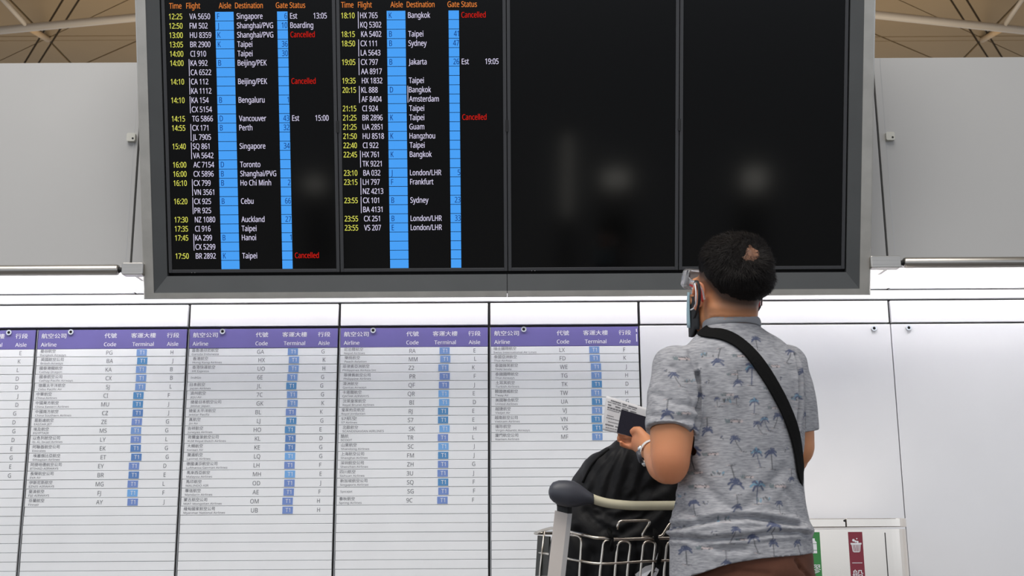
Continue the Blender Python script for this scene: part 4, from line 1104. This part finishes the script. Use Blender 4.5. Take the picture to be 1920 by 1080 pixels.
    ML = """d 565 150 1.2 -.3|b 512 150 1.1 0|p 722 100 1 0|p 855 148 1 .5|c 640 155 1 0|d 632 245 1 0|q 690 240 1.5 .1|c 790 192 1.1 0|b 590 345 1.2 0|p 548 350 .6 0|p 625 345 .6 0|c 590 318 .9 0|q 700 372 1 .1|d 337 372 1.3 -.1|p 392 260 1 -.5|b 430 262 .7 0|c 405 162 1.3 0|p 460 345 1 .4|d 512 440 1.1 0|c 620 428 1.3 0|p 790 430 1 .4|q 765 445 .9 -.4|p 735 460 .8 -.5|p 650 530 1 -.6|s 565 497 1 0|c 525 565 1.1 0|q 728 590 1.2 -.2|p 780 595 1.3 0|b 550 652 1.1 0|d 605 655 1.5 .2|c 478 700 1.3 0|c 675 662 1 0|c 812 700 1.3 0|q 712 738 1.5 .1|b 745 762 1.2 0|d 627 768 1 0|p 455 798 1 0|b 570 842 1.2 0|p 770 905 1.4 .2|p 710 950 1.2 -.3|p 590 915 1 .5|p 420 1000 1.2 0|d 577 1000 1 0|c 492 960 1.1 0|p 780 968 1 0|p 365 745 1.1 0|q 905 340 1 0|d 875 650 .8 0|p 815 795 .8 0|c 765 290 .8 0|p 935 230 1 0|s 508 262 1 0|s 480 210 1 0|s 820 245 1 0|p 455 590 1.5 0|c 465 640 1 0|p 450 478 .9 0|c 400 400 1 0|p 358 905 1.1 0|c 640 925 .8 0|s 530 900 1 0|s 700 560 1 0|p 840 430 .8 0|p 955 410 .9 0|s 850 545 1.3 0|c 785 370 .8 0|b 890 330 .9 0|c 610 232 .8 0|p 905 965 .9 -.2|s 400 870 1 0|s 340 220 1 0|s 500 770 1 0|b 410 740 .8 0|s 955 300 1 0"""
    for ln in ML.split('|'):
        kd, cx, cy, sc, le = ln.split(); p = P(1100+float(cx)/2.25, 600+float(cy)/2.25, 2.60); motif(kd, p.x, p.z, float(sc)*.88, True, float(le))
    for i in range(9):
        for j in range(15): motif('pcdqbs'[(i*7+j*3) % 6], .36+i*.043+(j % 2)*.02, .93+j*.038, 1.0+.3*random.random(), False, random.uniform(-.4, .4))
    co2l = co2-np.array(PO); me2.vertices.foreach_set('co', co2l.ravel())
    at = me2.color_attributes.new('print', 'FLOAT_COLOR', 'POINT'); at.data.foreach_set('color', colr.ravel())
    me2.polygons.foreach_set('use_smooth', [True]*len(me2.polygons))
    m = mat('grey_melange_jersey', (.3, .3, .3), .9, spec=.15); nt = m.node_tree; L_ = nt.links; bs_ = nt.nodes['Principled BSDF']
    tc = nt.nodes.new('ShaderNodeTexCoord'); mp = nt.nodes.new('ShaderNodeMapping'); mp.inputs['Scale'].default_value = (60, 60, 330); L_.new(tc.outputs['Object'], mp.inputs[0])
    n1 = nt.nodes.new('ShaderNodeTexNoise'); n1.inputs['Scale'].default_value = 1.0; n1.inputs['Detail'].default_value = 5; L_.new(mp.outputs[0], n1.inputs['Vector'])
    cr = nt.nodes.new('ShaderNodeValToRGB'); cr.color_ramp.elements[0].position = .3; cr.color_ramp.elements[1].position = .7
    cr.color_ramp.elements[0].color = (*srgb(137, 138, 143), 1); cr.color_ramp.elements[1].color = (*srgb(180, 180, 184), 1); L_.new(n1.outputs['Fac'], cr.inputs[0])
    aa = nt.nodes.new('ShaderNodeAttribute'); aa.attribute_name = 'print'; mx = nt.nodes.new('ShaderNodeMix'); mx.data_type = 'RGBA'
    L_.new(aa.outputs['Alpha'], mx.inputs['Factor']); L_.new(cr.outputs[0], mx.inputs['A']); L_.new(aa.outputs['Color'], mx.inputs['B']); L_.new(mx.outputs['Result'], bs_.inputs['Base Color'])
    bp = nt.nodes.new('ShaderNodeBump'); bp.inputs['Strength'].default_value = .25; bp.inputs['Distance'].default_value = .001; L_.new(n1.outputs['Fac'], bp.inputs['Height']); L_.new(bp.outputs[0], bs_.inputs['Normal'])
    me2.materials.append(m); me2.update(); o = link('shirt', me2, person)
    return o, co2, [tuple(p.vertices) for p in me2.polygons], m
HEM = [P(px, py, 2.58).z for px, py in ((1262, 1086), (1325, 1066), (1372, 1051), (1420, 1045), (1470, 1043), (1515, 1036), (1550, 1034))]
SH, SCO, SPL, JER = shirt()
bvS = BVHTree.FromPolygons([Vector(c) for c in SCO], SPL)
def cast(o, d): 
    h = bvS.ray_cast(Vector(o), Vector(d).normalized()); return (h[0], h[1]) if h[0] else (None, None)
# ribbed collar
k = MB(); rg = []
for j in range(40):
    a = 2*math.pi*j/40; rg.append(tw(-.012+.066*math.cos(a), .064*math.sin(a), 1.484+.006*-math.sin(a)))
k.tube(rg, [(.011, .0038)]*40, n=10, closed=True, up=(0, 0, 1)); pobj(k, 'collar', mat('collar_rib', srgb(150, 151, 155), .9, bump=.3, bscale=300), SH, smooth=True)
SH.children[0]['label'] = 'plain grey ribbed collar'

# ---- cross-body bag: strap over the left shoulder and down the back, pouch in front
def crossbody():
    t = empty('crossbody_bag', tw(.13, .17, 1.0)); e = Vector(t.location)
    pts = [(1318, 628), (1345, 627), (1368, 634), (1390, 648), (1412, 670), (1432, 697), (1450, 727), (1466, 757), (1480, 790), (1489, 820), (1494, 850), (1497, 878), (1499, 895)]
    cl = []
    for q in smooth_path([(a, b_, 0) for a, b_ in pts], 4):
        h, n_ = cast(CAM, ray(q.x, q.y))
        if h: cl.append((h, n_))
    front = []
    for s_ in np.linspace(0, 1, 22):
        x = -.055+.175*s_; z = 1.452-.36*s_; o = tw(x, .6, z); h, n_ = cast(o, tw(x, 0, z)-o)
        if h: front.append((h, n_))
    side_ = []
    for s_ in np.linspace(.1, 1, 8):
        a = math.radians(-25+100*s_); z = cl[-1][0].z-.012-.06*s_; o = tw(.5*math.cos(a), .5*math.sin(a), z); h, n_ = cast(o, tw(0, 0, z)-o)
        if h and n_.dot(o-tw(0, 0, z)) > 0 and (TM.transposed() @ (h-tw(0, 0, h.z))).length < .19: side_.append((h, n_))
    over = []
    a, c = front[0], cl[0]
    for s_ in (.25, .5, .75):
        p = a[0].lerp(c[0], s_); h, n_ = cast(p+Vector((0, 0, .3)), (0, 0, -1))
        if h: over.append((h, n_))
    path = front[::-1]+over+cl+side_
    P0 = [p for p, _ in path]; Nn = [n for _, n in path]
    for _ in range(4):
        P0 = [P0[0]]+[P0[i]*.5+(P0[i-1]+P0[i+1])*.25 for i in range(1, len(P0)-1)]+[P0[-1]]
        Nn = [Nn[0]]+[(Nn[i]*.5+(Nn[i-1]+Nn[i+1])*.25) for i in range(1, len(Nn)-1)]+[Nn[-1]]
    rings = []; hwid = .0158
    for i, p in enumerate(P0):
        T_ = (P0[min(i+1, len(P0)-1)]-P0[max(i-1, 0)]).normalized(); n_ = Nn[i].normalized(); n_ = (n_-T_*n_.dot(T_)).normalized(); s_ = T_.cross(n_)
        o = p+n_*.006-e; rings.append([o-s_*hwid-n_*.003, o-s_*hwid*.96+n_*.0012, o+n_*.0022, o+s_*hwid*.96+n_*.0012, o+s_*hwid-n_*.003, o-n_*.002])
    k = MB(); k.loft(rings); k.obj('strap', STRAP, t)
    k = MB(); w_, h_ = .20, .15; body_ = []
    for dz, sx, sy in ((-.075, .8, .6), (-.065, 1, .95), (0, 1, 1.15), (.06, 1, .9), (.075, .9, .5)):
        body_.append([TM @ Vector((sx*.10*math.copysign(abs(math.cos(a))**.5, math.cos(a)), sy*.028*math.copysign(abs(math.sin(a))**.6, math.sin(a)), 0))+Vector((0, 0, dz)) for a in [2*math.pi*j/28 for j in range(28)]])
    k.loft(body_); k.obj('pouch', BAGM, t, smooth=True)
    k = MB(); q0, q1 = TM @ Vector((-.08, .031, 0)), TM @ Vector((.08, .031, 0)); k.tube([q0+Vector((0, 0, .035)), q1+Vector((0, 0, .035))], .003, n=8); k.obj('zip', GRIP, t)
    tag(t, 'black cross-body bag with wide strap running diagonally down the back of his shirt', 'bag')
crossbody()

# ---- trousers, belt line and shoes
k = MB()
k.loft(torso_rings([(.74, .150, .118, 0, -.004), (.80, .155, .124, 0, -.006), (.87, .154, .124, 0, -.006), (.93, .150, .121, 0, -.004), (.985, .143, .112, 0, -.002), (.99, .13, .10, 0, 0)], 40))
for (h_, kn, an), s_ in zip(LEG, (-1, 1)):
    k.tube([h_+Vector((0, 0, .0)), h_.lerp(kn, .35), kn, kn.lerp(an, .5), an+Vector((0, 0, .03)), an-Vector((0, 0, .02))], [.093, .092, .078, .070, .066, .066], n=28)
me = remeshed(k, .010, 6, 1)
co = np.empty(len(me.vertices)*3); me.vertices.foreach_get('co', co); co = co.reshape(-1, 3); no = np.empty(len(co)*3); me.vertices.foreach_get('normal', no); no = no.reshape(-1, 3)
d = np.array([.006*noise.noise(Vector((p[0]*9, p[1]*9, p[2]*7)))+.003*noise.noise(Vector((p[0]*14, p[1]*12, p[2]*30))) for p in co])
for pts, wd, dp in ((((1498, 1050), (1508, 1065), (1530, 1085)), .004, .007), (((1300, 1072), (1370, 1068), (1440, 1076)), .006, .003)):
    pw = [P(a_, b_, 2.58) for a_, b_ in pts]
    for a, c in zip(pw[:-1], pw[1:]): d -= (no[:, 1] < .2)*dp*np.exp(-(segdist(co[:, 0], co[:, 2], (a.x, a.z), (c.x, c.z))[0]/wd)**2)
co = co+no*d[:, None]-np.array(PO); me.vertices.foreach_set('co', co.ravel()); me.materials.append(TROUSER); me.update(); link('trousers', me, person)
for s_ in (-1, 1):
    k = MB(); rings = []
    for y, wdt, hh_ in ((-.085, .028, .055), (-.07, .038, .075), (-.03, .040, .080), (.03, .040, .070), (.08, .047, .058), (.13, .048, .048), (.17, .040, .040), (.19, .022, .032)):
        rings.append([tw(s_*.128+wdt*math.cos(a), y-.0, max(.022, .022+hh_*.5+hh_*.5*math.sin(a))) for a in [2*math.pi*j/18 for j in range(18)]])
    k.loft(rings); sh = pobj(k, 'shoe', mat('grey_canvas', (.12, .12, .13), .8), smooth=True)
    k = MB(); so = [(s_*.128+x_, y_) for x_, y_ in rrect(.10, .29, .045, 6, 0, .05)]
    k.add([tw(x_, y_, z_) for z_ in (0, .026) for x_, y_ in so], [tuple(range(len(so)))[::-1], tuple(range(len(so), 2*len(so)))]+[(i, (i+1) % len(so), len(so)+(i+1) % len(so), len(so)+i) for i in range(len(so))]); pobj(k, 'sole', RUB, sh)

# ---- goggles, masks, wristwatch
gm = HM @ Matrix.Rotation(math.radians(8), 3, 'X')
def gw(x, y, z): return HC+HM @ Vector((x, y, z))
k = MB(); rings = []
ns = 22
for j in range(ns+1):
    a = math.radians(-98+196*j/ns); cx, cy = math.sin(a), math.cos(a)
    X_, Y_ = .079*cx, .052+.062*cy; o_ = []
    for (dz, off) in ((.026, 0), (.020, .004), (.0, .007), (-.020, .006), (-.027, .001), (-.026, -.001), (-.019, .004), (.0, .005), (.019, .002), (.025, -.002)):
        o_.append(gw(X_+cx*off*(1 if off else 1), Y_+cy*off, .040+dz*(1-.25*abs(cx)**3)))
    rings.append(o_)
k.loft(rings); G = pobj(k, 'goggles', CLEAR, smooth=True)
for s_ in (-1, 1):
    k = MB(); k.tube(smooth_path([gw(s_*.079, .052, .040), gw(s_*.083, .03, .030), gw(s_*.086, .0, .026), gw(s_*.087, -.022, .012), gw(s_*.084, -.030, -.010)], 5), [(.0065, .0014)]*10+[(.004, .0014)]*11, n=8, up=(0, 0, 1)); pobj(k, 'temple_arm', CLEAR, G, smooth=True)
    k = MB(); k.tube(smooth_path([gw(s_*.079, .040, .024), gw(s_*.083, .020, .020), gw(s_*.083, .0, .020), gw(s_*.085, -.016, .012), gw(s_*.084, -.021, -.006), gw(s_*.082, -.020, -.014)], 5), [(.0035, .0018)]*26, n=8, up=(0, 0, 1)); pobj(k, 'red_ear_piece', REDM, G, smooth=True)
k = MB(); k.tube([gw(-.074, .052, .030+.0), gw(-.080, .046, .052)], .0022, n=8); k.tube([gw(-.081, .058, .022), gw(-.083, .050, .058)], .0016, n=8); pobj(k, 'vent_frame', GRIP, G)
# blue surgical mask over a black one
def mask(grow, m, nm, z0, z1, xe):
    k = MB(); rings = []
    for j in range(25):
        a = math.radians(-xe+2*xe*j/24); cx, cy = math.sin(a), math.cos(a)
        col_ = []
        for i in range(9):
            t_ = i/8; z = z1+(z0-z1)*t_
            rx = .064+grow-.012*t_; ry = .062+grow+.016*math.sin(math.pi*(.25+.5*t_)); col_.append(gw(rx*cx, .030+ry*cy*(1 if cy > 0 else .6)+.0, z*(1 if cy > .2 else .8)))
        rings.append(col_)
    vs = [v for r_ in rings for v in r_]; k.add(vs, [(j*9+i, (j+1)*9+i, (j+1)*9+i+1, j*9+i+1) for j in range(24) for i in range(8)])
    me = k.mesh('m', m, smooth=True); me.transform(Matrix.Translation(-PO)); o = link(nm, me, person); sl = o.modifiers.new('s', 'SOLIDIFY'); sl.thickness = .002; return o
M1 = mask(.002, MASKK, 'black_face_mask', -.102, -.004, 100); M2 = mask(.008, MASKB, 'blue_face_mask', -.080, .006, 72)
for s_ in (-1, 1):
    k = MB(); k.tube(smooth_path([gw(s_*.064, .032, -.008), gw(s_*.077, .022, .022), gw(s_*.086, .004, .034), gw(s_*.091, -.013, .022), gw(s_*.091, -.019, .0), gw(s_*.087, -.014, -.022), gw(s_*.077, .005, -.040), gw(s_*.066, .028, -.055)], 5), [(.0014, .0042)]*36, n=8, up=(0, 0, 1)); pobj(k, 'ear_strap', MASKK, M1, smooth=True)
    k = MB(); k.tube(smooth_path([gw(s_*.070, .042, .002), gw(s_*.082, .020, .018), gw(s_*.091, .004, .026), gw(s_*.095, -.008, .012), gw(s_*.095, -.012, -.006), gw(s_*.090, -.006, -.022), gw(s_*.080, .015, -.032), gw(s_*.070, .040, -.036)], 5), .0017, n=8); pobj(k, 'ear_loop', TXTW, M2, smooth=True)
# wristwatch
ax = (LW-LE).normalized(); wc = LE.lerp(LW, .90); u1 = ax.orthogonal().normalized(); u2 = ax.cross(u1)
rings = []
for j in range(36):
    a = 2*math.pi*j/36; dr = u1*math.cos(a)+u2*math.sin(a)
    rings.append([wc+dr*.0305-ax*.009, wc+dr*.0325-ax*.008, wc+dr*.0325+ax*.008, wc+dr*.0305+ax*.009, wc+dr*.0295])
k = MB(); vs = [v for r_ in rings for v in r_]; k.add(vs, [(j*5+i, j*5+(i+1) % 5, ((j+1) % 36)*5+(i+1) % 5, ((j+1) % 36)*5+i) for j in range(36) for i in range(5)])
Wt = pobj(k, 'wristwatch', WATCHW, smooth=True)
tgt = (P(1203, 856, 2.84)-wc); tgt = (tgt-ax*tgt.dot(ax)).normalized()
k = MB(); k.tube([wc+tgt*.030, wc+tgt*.037, wc+tgt*.039], [.0155, .0155, .013], n=20); pobj(k, 'watch_case', GRIP, Wt)
tgs = ax.cross(tgt)
for j in (-1, 1):
    q = wc+(tgt*math.cos(.62)+tgs*j*math.sin(.62))*.0325; k = MB(); k.ell(q, (.007, .005, .008), None, 12, 8); pobj(k, 'band_link', POLI, Wt)
tag(person, 'man in grey palm-print T-shirt, brown trousers, mask and goggles, looking up at the board', 'person')

# ---- passport and printed paper in his left hand
def sheet(name, c4, th, m, lab, cat, n=10, bow=0.0):
    tl, tr, bl, br = [P(*c) for c in c4]; e = (bl+br)/2; nr = ((tr-tl).cross(bl-tl)).normalized()
    if nr.y > 0: nr = -nr
    k = MB(); vs = []
    for s_ in (0, 1):
        for i in range(n+1):
            for j in range(n+1):
                u, v = j/n, i/n; p = tl.lerp(tr, u).lerp(bl.lerp(br, u), v); w_ = bow*(math.sin(u*3.1)*.6+math.sin(u*7+v*4)*.25*(1-u))
                vs.append(p-e+nr*(w_-(th/2 if s_ else -th/2)))
    m_ = n+1; fs = []
    for s_ in (0, 1):
        for i in range(n):
            for j in range(n):
                f_ = [s_*m_*m_+i*m_+j, s_*m_*m_+i*m_+j+1, s_*m_*m_+(i+1)*m_+j+1, s_*m_*m_+(i+1)*m_+j]; fs.append(tuple(f_ if s_ else f_[::-1]))
    for j in range(n):
        for a, c in ((j, j+1), (n*m_+j+1, n*m_+j), ((j+1)*m_, j*m_), (j*m_+n, (j+1)*m_+n)): fs.append((a, c, c+m_*m_, a+m_*m_))
    k.add(vs, fs); me = k.mesh(name, m, smooth=(bow > 0)); return e, me, (tl, tr, bl, br, nr)
e, me, c = sheet('passport', ((1165.5, 768, 2.953), (1216.5, 783, 2.925), (1157, 811, 2.950), (1208, 826, 2.922)), .004, PASS, '', '', n=3)
o = link('passport', me, None, e); tag(o, 'closed dark navy passport held in his left hand in front of the paper', 'passport')
e, me, c = sheet('paper', ((1137, 742, 2.966), (1232, 772, 2.945), (1129, 806, 2.964), (1222, 828, 2.942)), .0006, PAPER, '', '', n=12, bow=.006)
t = empty('travel_paper', e); o = link('paper_sheet', me, t)
tl, tr, bl, br, nr = c; k = MB()
random.seed(3)
def pt_(u, v): 
    p = tl.lerp(tr, u).lerp(bl.lerp(br, u), v); w_ = .006*(math.sin(u*3.1)*.6+math.sin(u*7+v*4)*.25*(1-u)); return p-e+nr*(w_+.0009)
for v, segs in ((.10, ((.10, .30), (.33, .42), (.45, .62))), (.16, ((.04, .62),)), (.24, ((.05, .12), (.2, .30), (.34, .46), (.5, .62))), (.32, ((.05, .38), (.42, .7))), (.38, ((.05, .30),)), (.55, ((.06, .20),)), (.62, ((.05, .32),)), (.72, ((.10, .34),)), (.82, ((.05, .22), (.25, .33))), (.90, ((.06, .34),))):
    for a, b_ in segs:
        m_ = 6; th = .0012 if len(segs) > 1 else .0006
        for j in range(m_):
            u0, u1 = a+(b_-a)*j/m_, a+(b_-a)*(j+.85)/m_; dv_ = th/.06
            k.add([pt_(u0, v-dv_), pt_(u1, v-dv_), pt_(u1, v+dv_*random.random()), pt_(u0, v+dv_)], [(0, 1, 2, 3)])
o = k.obj('printed_lines', INK, t, fixn=False); o['kind'] = 'stuff'
tag(t, 'creased white printed travel paper held behind the passport in his left hand', 'paper')

# ================================================================== lit boxes added unseen behind the camera for soft glows in the dark screens
KL = mat('added_glow', (1, 1, 1), .5, emis=(1, .97, .88), estr=4.5)
for (px, py, dist, hw_, hh_, lab) in ((1155, 335, 6.0, .11, .07, 'added grey glow box behind the camera facing the middle of the board'), (1415, 335, 6.0, .09, .09, 'added grey glow box behind the camera toward the right'), (1064, 330, 5.6, .020, .36, 'slim added grey glow box behind the camera with a tall narrow light'), (590, 345, 6.0, .08, .05, 'added grey glow box behind the camera toward the left')):
    d = ray(px, py); o = O0+Nb*-.002; t_ = (o-CAM).dot(Nb)/d.dot(Nb); h = CAM+d*t_; dd = d.normalized(); r = dd-2*dd.dot(Nb)*Nb; c = h+r*dist
    t = empty('added_glow_box', (c.x, c.y-.05, 0)); k = MB(); k.box(-hw_-.05, hw_+.05, -.12, .045, 0, c.z+hh_+.06); k.obj('glow_box_body', GRIP, t, bevel=.01)
    k = MB(); k.box(-hw_, hw_, .045, .055, c.z-hh_, c.z+hh_); k.obj('glow_box_face', KL, t); tag(t, lab, 'added_glow_box', 'added glow boxes behind the camera')
